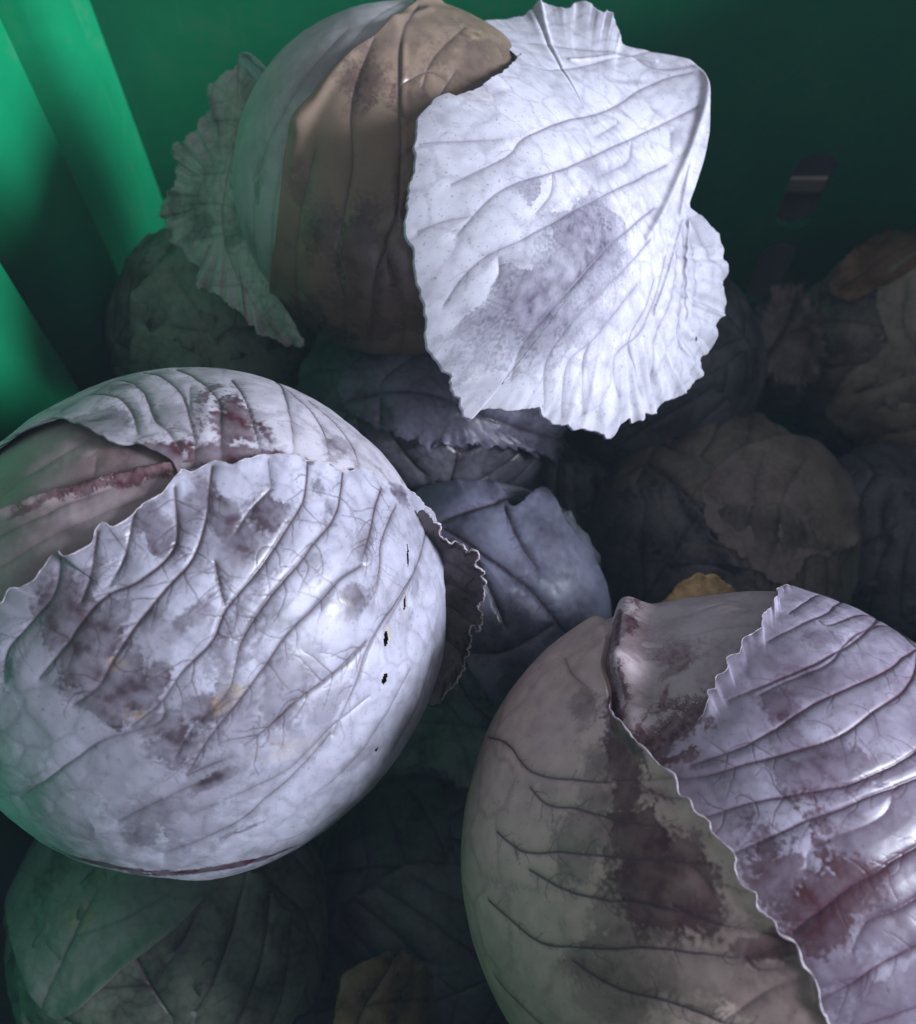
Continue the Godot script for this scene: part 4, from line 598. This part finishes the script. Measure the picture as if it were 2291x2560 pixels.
func build_brown_leaf():
	var p := {"o": Vector3(-0.036, 0.1898, -0.0031), "x": Vector3(0.8073, -0.5652, -0.1699), "y": Vector3(-0.0, 0.2879, -0.9577), "z": Vector3(0.5902, 0.7731, 0.2324), "k": [0.0032, 0.1588, -0.044, -12.2099, -0.1011, -2.6368, 0.0, 0.0, 0.0, 0.0], "r": 1.0}
	var t := thing("dry_leaf", "crumpled dry brown leaf lying low between the two nearest cabbages", "leaf", p.o)
	p["base"] = p.o
	add_leaf(t, "blade", p, [-0.0191, -0.01124, 0.0, 0.4,  -0.01198, -0.02193, 0.0, 0.4,  0.01209, -0.02798, 0.0, 0.4,  0.04167, -0.02939, 0.0, 0.5,  0.04807, -0.0138, 0.0, 0.6,  0.0293, 0.00606, 1.0, 0.8,  0.01216, 0.0184, 1.0, 0.8,  -0.00227, 0.01832, 1.0, 0.6,  -0.01115, 0.01537, 1.0, 0.3,  -0.01627, 0.01113, 1.0, 0.3,  -0.01792, 0.00405, 1.0, 0.3],
		Vector2(0.00061, -0.00059), [
		[0.0, -0.01217, -0.01777, -0.00625, -0.00183, 0.00612, 0.01311],
		[0.2, -0.00625, -0.00183, 0.01113, -0.00237, 0.03369, -0.00618]],
		{"seed": 211, "under": Color(0.08, 0.05, 0.035), "wax": Color(0.32, 0.2, 0.12), "cover": 0.65, "patchy": 0.7, "twig": 5.0, "groove": 0.29, "quilt": 0.80},
		{"n": 280, "off": 0.0, "relief": 0.0021, "ruffle": 3.0, "tooth": 2.0, "around": 200, "rings": 60, "loose": true, "seed": 42}, "")

func build_shrivelled_leaf():
	var p := {"o": Vector3(0.1965, 0.1991, -0.3607), "x": Vector3(0.9928, -0.116, -0.0299), "y": Vector3(0.0, 0.2499, -0.9683), "z": Vector3(0.1198, 0.9613, 0.2481), "k": [0.0048, 0.0906, -0.0355, -15.124, 8.663, -7.6882, 0.0, 0.0, 0.0, 0.0], "r": 1.0}
	var t := thing("shrivelled_leaf", "shrivelled dark leaf scrap standing under the lower wall slot", "leaf", p.o)
	p["base"] = p.o
	add_leaf(t, "blade", p, [-0.02036, -0.01423, 2.0, 1.0,  -0.01395, -0.02412, 2.0, 1.0,  -0.00116, -0.0324, 2.0, 1.0,  0.01749, -0.02669, 2.0, 1.0,  0.02886, -0.00673, 2.0, 1.0,  0.02385, 0.01005, 3.0, 1.0,  0.01875, 0.02622, 3.0, 1.0,  0.01174, 0.03754, 4.0, 1.0,  -0.00098, 0.03402, 4.0, 1.0,  -0.01302, 0.01573, 3.0, 1.0,  -0.02005, 0.00258, 2.0, 1.0],
		Vector2(-0.00204, -0.00316), [
		[0.0, -0.01929, -0.02061, -0.00178, 7e-05, 0.01257, 0.02923],
		[0.2, -0.00178, 7e-05, 0.0192, 0.00565]],
		{"seed": 221, "under": Color(0.07, 0.045, 0.05), "wax": Color(0.2, 0.14, 0.14), "cover": 0.5, "patchy": 0.7, "twig": 5.0, "groove": 0.36, "quilt": 1.00},
		{"n": 256, "off": 0.0, "relief": 0.0028, "ruffle": 6.0, "tooth": 4.0, "around": 220, "rings": 60, "loose": true, "seed": 43}, "")


# ---------------------------------------------------------------- helpers
var taken := {}
var last_edge := PackedVector3Array()
var last_free := PackedFloat32Array()
var wobble := FastNoiseLite.new()
var fuzz := FastNoiseLite.new()

func numbered(called: String) -> String:
	if not taken.has(called):
		taken[called] = 0
		return called
	taken[called] += 1
	return "%s_%03d" % [called, taken[called]]

func thing(called: String, label: String, category: String, at: Vector3, group := "") -> Node3D:
	var o := Node3D.new()
	o.name = numbered(called)
	add_child(o)
	o.position = at
	o.set_meta("label", label)
	o.set_meta("category", category)
	if group != "":
		o.set_meta("group", group)
	return o

func part(called: String, mesh: Mesh, mat: Material, parent: Node3D, label := "") -> MeshInstance3D:
	var o := MeshInstance3D.new()
	o.name = called
	o.mesh = mesh
	o.material_override = mat
	parent.add_child(o, true)
	if label != "":
		o.set_meta("label", label)
	return o

func lin(r: float, g: float, b: float) -> Color:
	return Color(r, g, b).linear_to_srgb()

func noise_bytes(n: int, freq: float, seed_value: int, kind := 0) -> PackedByteArray:
	var f := FastNoiseLite.new()
	f.seed = seed_value
	f.frequency = freq
	if kind == 0:
		f.noise_type = FastNoiseLite.TYPE_SIMPLEX_SMOOTH
		f.fractal_octaves = 4
	else:
		f.noise_type = FastNoiseLite.TYPE_CELLULAR
		f.fractal_type = FastNoiseLite.FRACTAL_NONE
		f.cellular_return_type = FastNoiseLite.RETURN_DISTANCE2_SUB if kind == 1 else FastNoiseLite.RETURN_CELL_VALUE
		f.cellular_jitter = 1.0
		f.domain_warp_enabled = true
		f.domain_warp_amplitude = 0.4 / freq
		f.domain_warp_frequency = freq * 1.4
	return f.get_image(n, n, false, false, true).get_data()

func curve_through(flat: Array, stride: int, closed: bool, count: int) -> Array:
	# Catmull-Rom through rows of stride numbers, resampled to count rows at even spacing
	var n := flat.size() / stride
	var rows := []
	var segments := n if closed else n - 1
	var per := 14
	for i in segments:
		for k in per:
			var t := float(k) / per
			var row := []
			for c in stride:
				var p0: float = flat[posmod(i - 1, n) * stride + c] if closed or i > 0 else flat[i * stride + c]
				var p1: float = flat[i * stride + c]
				var p2: float = flat[posmod(i + 1, n) * stride + c]
				var p3: float = flat[posmod(i + 2, n) * stride + c] if closed or i + 2 < n else flat[(i + 1) * stride + c]
				if c < 2:
					row.append(0.5 * (2.0 * p1 + (p2 - p0) * t + (2.0 * p0 - 5.0 * p1 + 4.0 * p2 - p3) * t * t + (3.0 * p1 - p0 - 3.0 * p2 + p3) * t * t * t))
				else:
					row.append(lerpf(p1, p2, t))
			rows.append(row)
	if closed:
		rows.append(rows[0])
	else:
		rows.append(flat.slice((n - 1) * stride, n * stride))
	var along := [0.0]
	for i in range(1, rows.size()):
		along.append(along[i - 1] + Vector2(rows[i][0] - rows[i - 1][0], rows[i][1] - rows[i - 1][1]).length())
	var total: float = along[-1]
	var out := []
	var at := 0
	for k in count:
		var want := total * k / (count if closed else count - 1)
		while at < rows.size() - 2 and along[at + 1] < want:
			at += 1
		var f := clampf((want - along[at]) / maxf(along[at + 1] - along[at], 1e-9), 0.0, 1.0)
		var row := []
		for c in stride:
			row.append(lerpf(rows[at][c], rows[at + 1][c], f))
		out.append(row)
	return out

# ---------------------------------------------------------------- leaf surface: veins, wax bloom, stains
# A field is a square grid laid over a leaf's own two-dimensional coordinates.
func stroke(dist: PackedFloat32Array, n: int, p: Vector2, q: Vector2, pen: float, reach := 2.0) -> PackedFloat32Array:
	var x0 := clampi(int(minf(p.x, q.x) - reach), 0, n - 1)
	var x1 := clampi(int(maxf(p.x, q.x) + reach) + 1, 0, n - 1)
	var y0 := clampi(int(minf(p.y, q.y) - reach), 0, n - 1)
	var y1 := clampi(int(maxf(p.y, q.y) + reach) + 1, 0, n - 1)
	var d := q - p
	var l2 := maxf(d.length_squared(), 1e-6)
	for y in range(y0, y1 + 1):
		for x in range(x0, x1 + 1):
			var v := Vector2(x, y) - p
			var t := clampf(v.dot(d) / l2, 0.0, 1.0)
			var e := (v - d * t).length() + pen
			if e < dist[y * n + x]:
				dist[y * n + x] = e
	return dist

func vein_distance(n: int, box: Rect2, veins: Array, seed_value: int, twig: float, unit_mm: float) -> Array:
	# distances in millimetres to the nearest main vein (everywhere) and to the nearest twig (close to it)
	var r := RandomNumberGenerator.new()
	r.seed = seed_value
	var dist := PackedFloat32Array()
	dist.resize(n * n)
	dist.fill(1e4)
	var twigs := dist.duplicate()
	var k := Vector2(n / box.size.x, n / box.size.y)
	var mm := unit_mm * box.size.x / n
	for v in veins:
		var pen: float = v[0] / mm
		var count := 40
		var line := curve_through(v.slice(1), 2, false, count)
		var pts := []
		for i in count:
			pts.append((Vector2(line[i][0], line[i][1]) - box.position) * k)
		var wig := r.randf() * 100.0
		var long_mm := 0.0
		for i in count - 1:
			long_mm += pts[i].distance_to(pts[i + 1]) * mm
		for i in count:
			var e := 0.75 / mm * clampf(long_mm / 75.0 - 0.15, 0.0, 1.0) * minf(minf(i, count - 1 - i) / 6.0, 1.0)
			pts[i] += Vector2(wobble.get_noise_2d(i * 9.0, wig), wobble.get_noise_2d(wig, i * 9.0)) * e
		for i in count - 1:
			dist = stroke(dist, n, pts[i], pts[i + 1], pen + maxf(0.0, (i - count * 0.7) / count) * 1.2 / mm)
		if twig <= 0.0:
			continue
		var step := 3
		var i := 2
		while i < count - 3:
			for side in [-1.0, 1.0]:
				if r.randf() < 0.8:
					var along: Vector2 = (pts[i + 1] - pts[i - 1]).normalized()
					var dir := along.rotated(side * r.randf_range(0.7, 1.25))
					var p: Vector2 = pts[i]
					var run := twig * r.randf_range(0.35, 1.0) / mm
					var steps := 9
					for s in steps:
						dir = dir.rotated(r.randf_range(-0.36, 0.36) - side * 0.06)
						var q := p + dir * run / steps
						twigs = stroke(twigs, n, p, q, pen + 0.17 * s / steps / mm, 5.0)
						if r.randf() < 0.22:
							var d2 := dir.rotated(r.randf_range(-1.4, 1.4))
							twigs = stroke(twigs, n, q, q + d2 * run * r.randf_range(0.12, 0.35), pen + 0.16 / mm, 5.0)
						p = q
			i += r.randi_range(2, 5)
	for y in n:
		var o := y * n
		for x in n:
			var e := dist[o + x]
			if x > 0:
				e = minf(e, dist[o + x - 1] + 1.0)
			if y > 0:
				e = minf(e, dist[o + x - n] + 1.0)
				if x > 0:
					e = minf(e, dist[o + x - n - 1] + 1.4142)
				if x < n - 1:
					e = minf(e, dist[o + x - n + 1] + 1.4142)
			dist[o + x] = e
	for yy in n:
		var y := n - 1 - yy
		var o := y * n
		for xx in n:
			var x := n - 1 - xx
			var e := dist[o + x]
			if x < n - 1:
				e = minf(e, dist[o + x + 1] + 1.0)
			if y < n - 1:
				e = minf(e, dist[o + x + n] + 1.0)
				if x > 0:
					e = minf(e, dist[o + x + n - 1] + 1.4142)
				if x < n - 1:
					e = minf(e, dist[o + x + n + 1] + 1.4142)
			dist[o + x] = e
	for i in n * n:
		dist[i] *= mm
		twigs[i] *= mm
	return [dist, twigs]

# look: under, wax, line colours (linear), cover (how much wax), stains [a, b, ra, rb, turn, strength], red [...], spots
func leaf_look(n: int, box: Rect2, veins: Array, look: Dictionary, unit_mm: float) -> Dictionary:
	var seed_value: int = look.get("seed", 1)
	var both := vein_distance(n, box, veins, seed_value, look.get("twig", 9.0), unit_mm)
	var dist: PackedFloat32Array = both[0]
	var twigs: PackedFloat32Array = both[1]
	var broad := noise_bytes(n, 0.006 * 700.0 / n, seed_value + 5)
	var fine := noise_bytes(n, 0.045 * 700.0 / n, seed_value + 9)
	var dots := noise_bytes(n, 0.17 * 700.0 / n, seed_value + 23)
	var mesh_net := noise_bytes(n, look.get("net", 0.03) * 700.0 / n, seed_value + 13, 1)
	var cells := noise_bytes(n, look.get("cell", 0.022) * 700.0 / n, seed_value + 17, 2)
	var soft_edge: float = look.get("soft", 0.5)
	var stain_shade := PackedFloat32Array()
	stain_shade.resize(n * n)
	var tint := PackedFloat32Array()
	tint.resize(n * n)
	var tan_mark := PackedFloat32Array()
	tan_mark.resize(n * n)
	var fields := [stain_shade, tint, tan_mark]
	var which := 0
	for key in ["stains_and_shade", "reds", "tans"]:
		for s in look.get(key, []):
			var c := Vector2((s[0] - box.position.x) / box.size.x, (s[1] - box.position.y) / box.size.y) * n
			var ra: float = 1.34 * s[2] / box.size.x * n
			var rb: float = 1.34 * s[3] / box.size.x * n
			var m := maxf(ra, rb) * 1.5
			for y in range(maxi(0, int(c.y - m)), mini(n, int(c.y + m) + 1)):
				for x in range(maxi(0, int(c.x - m)), mini(n, int(c.x + m) + 1)):
					var v := (Vector2(x, y) - c).rotated(-s[4])
					var e := Vector2(v.x / ra, v.y / rb).length()
					var i := y * n + x
					e += (broad[i] - 128) / 128.0 * 0.32 + (fine[i] - 128) / 128.0 * 0.3 + (dots[i] - 128) / 128.0 * 0.28 + (cells[i] - 128) / 128.0 * 0.34 + (0.42 if which == 0 else 0.12) * exp(-dist[i] / 0.45)
					var f: float = (1.0 - smoothstep(maxf(soft_edge, 0.74) if which == 1 else soft_edge, 1.06, e)) * s[5] * (0.86 + 0.3 * (fine[i] - 128) / 128.0)
					if f > fields[which][i]:
						fields[which][i] = f
		which += 1
	stain_shade = fields[0]
	tint = fields[1]
	tan_mark = fields[2]
	# raised ribs: [height mm, half width mm, points ...]
	var rib := PackedFloat32Array()
	rib.resize(n * n)
	var mm := unit_mm * box.size.x / n
	for v in look.get("ribs", []):
		var away := PackedFloat32Array()
		away.resize(n * n)
		away.fill(1e4)
		var trail := curve_through(v.slice(2), 2, false, 36)
		for i in 35:
			var p := (Vector2(trail[i][0], trail[i][1]) - box.position) / box.size.x * n
			var q := (Vector2(trail[i + 1][0], trail[i + 1][1]) - box.position) / box.size.x * n
			away = stroke(away, n, p, q, 0.0, v[1] * 2.2 / mm)
		for i in n * n:
			if away[i] < 9e3:
				var w: float = away[i] * mm / v[1]
				rib[i] = maxf(rib[i], v[0] * exp(-w * w * 1.6))
	var under: Color = look.under
	var wax: Color = look.wax
	var line: Color = look.get("line", Color(0.05, 0.025, 0.04))
	var red: Color = look.get("red", Color(0.06, 0.013, 0.02))
	var cover: float = look.get("cover", 0.8)
	var patchy: float = look.get("patchy", 0.3)
	var groove: float = look.get("groove", 0.7)
	var quilt: float = look.get("quilt", 1.1)
	var line_mm: float = look.get("line_mm", 0.32)
	var ink: float = look.get("ink", 0.85)
	var cracks: float = look.get("cracks", 1.0)
	var mesh_ink: float = look.get("mesh_ink", 0.0)
	var speck: float = look.get("speck", 0.3)
	var drift: float = look.get("drift", 0.0)
	var drift_color: Color = look.get("drift_color", wax)
	var height := PackedFloat32Array()
	height.resize(n * n)
	var rgb := PackedByteArray()
	rgb.resize(n * n * 3)
	var rough := PackedByteArray()
	rough.resize(n * n)
	var gamma := PackedByteArray()
	gamma.resize(1025)
	for i in 1025:
		gamma[i] = int(255.0 * pow(i / 1024.0, 1.0 / 2.2) + 0.5)
	for i in n * n:
		var d := dist[i]
		var lo := (broad[i] - 128) / 128.0
		var hi := (fine[i] - 128) / 128.0
		var net: float = mesh_net[i] / 255.0
		var crack := maxf(0.0, 1.0 - net * 4.5) * cracks
		var e := twigs[i]
		var near := maxf(exp(-d * d / (line_mm * line_mm)), 0.38 * exp(-d / (line_mm * 1.6))) * ink
		var fork := 0.0
		if e < 1.5:
			fork = exp(-e * e / (line_mm * line_mm * 0.42))
			near = maxf(near, fork * ink * 0.75)
		var cell := (cells[i] - 128) / 128.0
		if mesh_ink > 0.0:
			near = maxf(near, maxf(0.0, 1.0 - net * 8.0) * mesh_ink * clampf(0.65 + 1.4 * lo, 0.0, 1.0))
		var b := cover + patchy * lo + 0.16 * hi - crack * 0.2 + 0.07 * cell
		b -= 0.28 * exp(-d / 0.9)
		b *= 1.0 - stain_shade[i] * (0.9 + 0.25 * hi)
		b *= 1.0 - tint[i]
		b = clampf(b, 0.0, 1.0)
		var s := 1.0
		var dot := (dots[i] - 128) / 128.0
		if dot > 0.5:
			s = 1.0 - speck * minf(1.0, (dot - 0.5) * 5.0)
		var base := under.lerp(red, tint[i])
		var c := base.lerp(wax.lerp(drift_color, clampf(drift * (0.5 + 1.3 * lo), 0.0, 1.0)), b)
		if tan_mark[i] > 0.0:
			c = c.lerp(Color(0.36, 0.27, 0.17), clampf(tan_mark[i] * (0.75 + 1.2 * hi), 0.0, 1.0))
		c = c.lerp(line, clampf(near, 0.0, 1.0))
		c *= s * (1.0 - stain_shade[i] * (0.45 * crack + 0.16 * maxf(0.0, hi) + 0.12 * cell))
		rgb[i * 3] = gamma[clampi(int(c.r * 1024.0), 0, 1024)]
		rgb[i * 3 + 1] = gamma[clampi(int(c.g * 1024.0), 0, 1024)]
		rgb[i * 3 + 2] = gamma[clampi(int(c.b * 1024.0), 0, 1024)]
		rough[i] = clampi(int(255.0 * (look.get("gloss", 0.3) + 0.24 * b + 0.05 * hi)), 0, 255)
		var soft := sqrt(d * d + 0.04)
		height[i] = -groove * (exp(-soft / 0.45) + 0.14 * fork) - quilt * exp(-soft / 3.4) + 0.03 * hi - 0.05 * crack + 0.16 * lo + rib[i]
	var heights := Image.create_from_data(n, n, false, Image.FORMAT_RF, height.to_byte_array())
	return {"n": n, "box": box, "height": height,
		"albedo": ImageTexture.create_from_image(Image.create_from_data(n, n, false, Image.FORMAT_RGB8, rgb)),
		"rough": ImageTexture.create_from_image(Image.create_from_data(n, n, false, Image.FORMAT_L8, rough)),
		"relief": ImageTexture.create_from_image(heights)}

func leaf_material(field: Dictionary, backlight := 0.0, bump := 0.1) -> StandardMaterial3D:
	var m := StandardMaterial3D.new()
	m.resource_name = "waxy_cabbage_leaf"
	m.albedo_texture = field.albedo
	m.roughness = 1.0
	m.roughness_texture = field.rough
	m.metallic_specular = 0.5
	m.heightmap_enabled = true
	m.heightmap_texture = field.relief
	m.heightmap_scale = bump
	m.texture_repeat = false
	if backlight > 0.0:
		m.backlight_enabled = true
		m.backlight = Color(backlight, backlight * 0.92, backlight * 0.95)
	return m

func height_at(f: Dictionary, p: Vector2) -> float:
	var n: int = f.n
	var box: Rect2 = f.box
	var x := clampf((p.x - box.position.x) / box.size.x * n - 0.5, 0.0, n - 1.001)
	var y := clampf((p.y - box.position.y) / box.size.y * n - 0.5, 0.0, n - 1.001)
	var i := int(x)
	var j := int(y)
	var h: PackedFloat32Array = f.height
	var o := j * n + i
	return lerpf(lerpf(h[o], h[o + 1], x - i), lerpf(h[o + n], h[o + n + 1], x - i), y - j)

# ---------------------------------------------------------------- heads
# A head: c centre, r radius, x/y/z its own axes, lumps, dents [direction a, b, size, depth]
func head_dir(h: Dictionary, p: Vector2) -> Vector3:
	var rho := p.length()
	var k := sin(rho) / maxf(rho, 1e-6)
	return h.z * cos(rho) + (h.x * p.x + h.y * p.y) * k

func head_radius(h: Dictionary, d: Vector3) -> float:
	var q: Vector3 = d * 55.0
	var s: float = h.seed * 37.0
	var out: float = 1.0 + h.lump * (wobble.get_noise_3d(q.x + s, q.y, q.z) + 0.35 * wobble.get_noise_3d(q.x * 2.7, q.y * 2.7 + s, q.z * 2.7))
	if h.has("ridges"):
		for e in h.ridges:
			var ea := head_dir(h, Vector2(e[0], e[1]))
			var eb := head_dir(h, Vector2(e[2], e[3]))
			var t := clampf((d - ea).dot(eb - ea) / (eb - ea).length_squared(), 0.0, 1.0)
			var w: float = (d - ea - (eb - ea) * t).length() / e[5]
			out += e[4] / h.r * exp(-w * w)
	return out * h.r

func head_point(h: Dictionary, p: Vector2, off: float) -> Vector3:
	var d := head_dir(h, p)
	var s: Vector3 = d * (head_radius(h, d) + off)
	if h.has("squash"):
		s += h.squash_axis * (s.dot(h.squash_axis) * (h.squash - 1.0))
	return s + h.c - h.base

func head_mesh(h: Dictionary, nu := 128, nv := 72, inset := 0.0) -> ArrayMesh:
	var v := PackedVector3Array()
	var uv := PackedVector2Array()
	var idx := PackedInt32Array()
	for j in nv + 1:
		var rho := PI * j / nv
		for i in nu + 1:
			var a := TAU * i / nu
			var p := Vector2(cos(a), sin(a)) * rho
			v.append(head_point(h, p, -inset))
			uv.append(p / (PI * 2.0) + Vector2(0.5, 0.5))
	for j in nv:
		for i in nu:
			var o := j * (nu + 1) + i
			idx.append_array([o, o + 1, o + nu + 2, o, o + nu + 2, o + nu + 1])
	return finish(v, uv, idx)

func finish(v: PackedVector3Array, uv: PackedVector2Array, idx: PackedInt32Array) -> ArrayMesh:
	var nrm := PackedVector3Array()
	nrm.resize(v.size())
	for t in range(0, idx.size(), 3):
		var a := idx[t]
		var b := idx[t + 1]
		var c := idx[t + 2]
		var f := (v[c] - v[a]).cross(v[b] - v[a])
		nrm[a] += f
		nrm[b] += f
		nrm[c] += f
	for i in nrm.size():
		nrm[i] = nrm[i].normalized()
	var arrays := []
	arrays.resize(Mesh.ARRAY_MAX)
	arrays[Mesh.ARRAY_VERTEX] = v
	arrays[Mesh.ARRAY_NORMAL] = nrm
	arrays[Mesh.ARRAY_TEX_UV] = uv
	arrays[Mesh.ARRAY_INDEX] = idx
	var m := ArrayMesh.new()
	m.add_surface_from_arrays(Mesh.PRIMITIVE_TRIANGLES, arrays)
	return m

# plate: an open leaf with a plane of its own: o origin, x/y/z axes, k ten numbers of a cubic height
func plate_point(h: Dictionary, p: Vector2, off: float) -> Vector3:
	var k: Array = h.k
	var u := p.x
	var w := p.y
	var z: float = k[0] + k[1] * u + k[2] * w + k[3] * u * u + k[4] * u * w + k[5] * w * w + k[6] * u * u * u + k[7] * u * u * w + k[8] * u * w * w + k[9] * w * w * w
	return h.o + h.x * u + h.y * w + h.z * (z + off) - h.base

func spot(h: Dictionary, p: Vector2, off: float) -> Vector3:
	return plate_point(h, p, off) if h.has("k") else head_point(h, p, off)

# outline rows: a, b, lift in millimetres at the edge, raggedness 0..1
func leaf_mesh(h: Dictionary, field: Dictionary, outline: Array, centre: Vector2, opt: Dictionary) -> ArrayMesh:
	var around_n: int = opt.get("around", 460)
	var rings: int = opt.get("rings", 110)
	var off: float = opt.get("off", 0.0012)
	var relief: float = opt.get("relief", 0.001)
	var scale_mm: float = 0.001 if h.has("k") else 0.001 / h.r
	var tooth: float = opt.get("tooth", 3.0) * scale_mm
	var ruffle: float = opt.get("ruffle", 2.0) * 0.001
	var waves: float = opt.get("waves", 26.0)
	var pleat: float = opt.get("pleat", 0.0) * 0.001
	var pleats: float = opt.get("pleats", 40.0)
	var lift_from: float = opt.get("lift_from", 0.6)
	var sd: float = opt.get("seed", 1) * 71.0
	var rim := curve_through(outline, 4, true, around_n)
	var edge := []
	for i in around_n:
		var p := Vector2(rim[i][0], rim[i][1])
		var q := Vector2(rim[(i + 1) % around_n][0], rim[(i + 1) % around_n][1])
		var o := Vector2(rim[posmod(i - 1, around_n)][0], rim[posmod(i - 1, around_n)][1])
		var out := (q - o).normalized().orthogonal()
		if out.dot(p - centre) < 0.0:
			out = -out
		var t := float(i) / around_n
		var saw := absf(fuzz.get_noise_2d(cos(t * TAU) * waves * 0.8 + sd, sin(t * TAU) * waves * 0.8)) * 2.0 - 0.35 + 0.4 * fuzz.get_noise_2d(cos(t * TAU) * waves * 4.0, sin(t * TAU) * waves * 4.0 + sd)
		edge.append(p + out * saw * tooth * rim[i][3])
	var v := PackedVector3Array()
	var uv := PackedVector2Array()
	var flat := PackedVector2Array()
	var idx := PackedInt32Array()
	var box: Rect2 = field.box
	for j in rings + 1:
		var s := pow(float(j) / rings, 0.85)
		var up := smoothstep(lift_from, 1.0, s)
		var near := smoothstep(0.8, 1.0, s)
		for i in around_n:
			var p: Vector2 = centre + (edge[i] - centre) * s
			var t := float(i) / around_n
			var wave := 0.0
			if near > 0.0:
				wave = fuzz.get_noise_2d(cos(t * TAU) * waves + sd, sin(t * TAU) * waves + 40.0) * 1.6 * near * near * rim[i][3]
			var fold: float = clampf(rim[i][2] - 1.5, 0.0, 1.0) * pleat * smoothstep(0.35, 1.0, s)
			var lift: float = off + fold * sin(t * TAU * pleats + 3.0 * fuzz.get_noise_2d(cos(t * TAU) * 47.0, sin(t * TAU) * 47.0 + 11.0)) + rim[i][2] * 0.001 * up * up + wave * ruffle + relief * height_at(field, p)
			v.append(spot(h, p, lift))
			flat.append(p)
			uv.append((p - box.position) / box.size)
	last_edge = v.slice(rings * around_n, (rings + 1) * around_n)
	last_free = PackedFloat32Array()
	for i in around_n:
		last_free.append(rim[i][3])
	var holes: Array = opt.get("holes", [])
	for j in rings:
		for i in around_n:
			var a := j * around_n + i
			var b := j * around_n + (i + 1) % around_n
			var cut := false
			for e in holes:
				var w := ((flat[a] + flat[b + around_n]) * 0.5 - Vector2(e[0], e[1])).rotated(-e[4])
				if Vector2(w.x / e[2], w.y / e[3]).length() < 1.0:
					cut = true
			if cut:
				continue
			idx.append_array([a, b, b + around_n, a, b + around_n, a + around_n])
	# the underside: the rim turned in, and for loose leaves the whole lower face
	var thick: float = opt.get("thick", 0.0007)
	var back: Array = [1.0, 0.985, 0.95, 0.88]
	if opt.get("loose", false):
		back = [1.0, 0.985, 0.95, 0.88, 0.8, 0.7, 0.6, 0.5, 0.4, 0.3, 0.2, 0.1, 0.0]
	var first := rings * around_n
	for s in back:
		var up := smoothstep(lift_from, 1.0, s)
		var near := smoothstep(0.8, 1.0, s)
		var start := v.size()
		for i in around_n:
			var p: Vector2 = centre + (edge[i] - centre) * s
			var t := float(i) / around_n
			var wave := 0.0
			if near > 0.0:
				wave = fuzz.get_noise_2d(cos(t * TAU) * waves + sd, sin(t * TAU) * waves + 40.0) * 1.6 * near * near * rim[i][3]
			var fold: float = clampf(rim[i][2] - 1.5, 0.0, 1.0) * pleat * smoothstep(0.35, 1.0, s)
			v.append(spot(h, p, off + fold * sin(t * TAU * pleats + 3.0 * fuzz.get_noise_2d(cos(t * TAU) * 47.0, sin(t * TAU) * 47.0 + 11.0)) + rim[i][2] * 0.001 * up * up + wave * ruffle + relief * height_at(field, p) - thick))
			uv.append((p - box.position) / box.size)
		for i in around_n:
			var k := (i + 1) % around_n
			idx.append_array([first + i, first + k, start + k, first + i, start + k, start + i])
		first = start
	return finish(v, uv, idx)

# a pale bead along the free, ragged stretches of a leaf's edge
func rim_mesh(edge: PackedVector3Array, free: PackedFloat32Array, radius: float) -> ArrayMesh:
	var v := PackedVector3Array()
	var uv := PackedVector2Array()
	var idx := PackedInt32Array()
	var n := edge.size()
	for i in n + 1:
		var k := i % n
		var dir := (edge[(k + 1) % n] - edge[posmod(k - 1, n)]).normalized()
		var a := dir.cross(Vector3(0.31, 0.9, 0.3)).normalized()
		var b := dir.cross(a)
		var r := radius * smoothstep(0.35, 0.75, free[k]) * clampf(0.75 + 1.3 * fuzz.get_noise_1d(k * 2.2), 0.15, 1.3)
		for j in 6:
			v.append(edge[k] + (a * cos(TAU * j / 6.0) + b * sin(TAU * j / 6.0)) * r)
			uv.append(Vector2(float(i) / n, j / 6.0))
	for i in n:
		if free[i] < 0.36 and free[(i + 1) % n] < 0.36:
			continue
		for j in 6:
			var a := i * 6 + j
			var b := i * 6 + (j + 1) % 6
			idx.append_array([a, b, b + 6, a, b + 6, a + 6])
	return finish(v, uv, idx)

func box_of(outline: Array) -> Rect2:
	var r := Rect2(outline[0], outline[1], 0, 0)
	for i in range(0, outline.size(), 4):
		r = r.expand(Vector2(outline[i], outline[i + 1]))
	r = r.grow(maxf(r.size.x, r.size.y) * 0.04)
	var side := maxf(r.size.x, r.size.y)
	return Rect2(r.get_center() - Vector2(side, side) * 0.5, Vector2(side, side))

func add_leaf(parent: Node3D, called: String, h: Dictionary, outline: Array, centre: Vector2, veins: Array, look: Dictionary, opt: Dictionary, label := "") -> MeshInstance3D:
	var box := box_of(outline)
	var field := leaf_look(opt.get("n", 640), box, veins, look, 1000.0 if h.has("k") else 1000.0 * h.r)
	var o := part(called, leaf_mesh(h, field, outline, centre, opt), leaf_material(field, opt.get("backlight", 0.0), opt.get("bump", 0.06)), parent, label)
	if opt.has("rim"):
		part("rim", rim_mesh(last_edge, last_free, opt.rim), rim_skin, o)
	return o

func head_of(c: Vector3, r: float, x: Vector3, y: Vector3, z: Vector3, seed_value: int, lump := 0.03) -> Dictionary:
	return {"c": c, "r": r, "x": x, "y": y, "z": z, "seed": seed_value, "lump": lump, "base": c - Vector3(0, r, 0)}
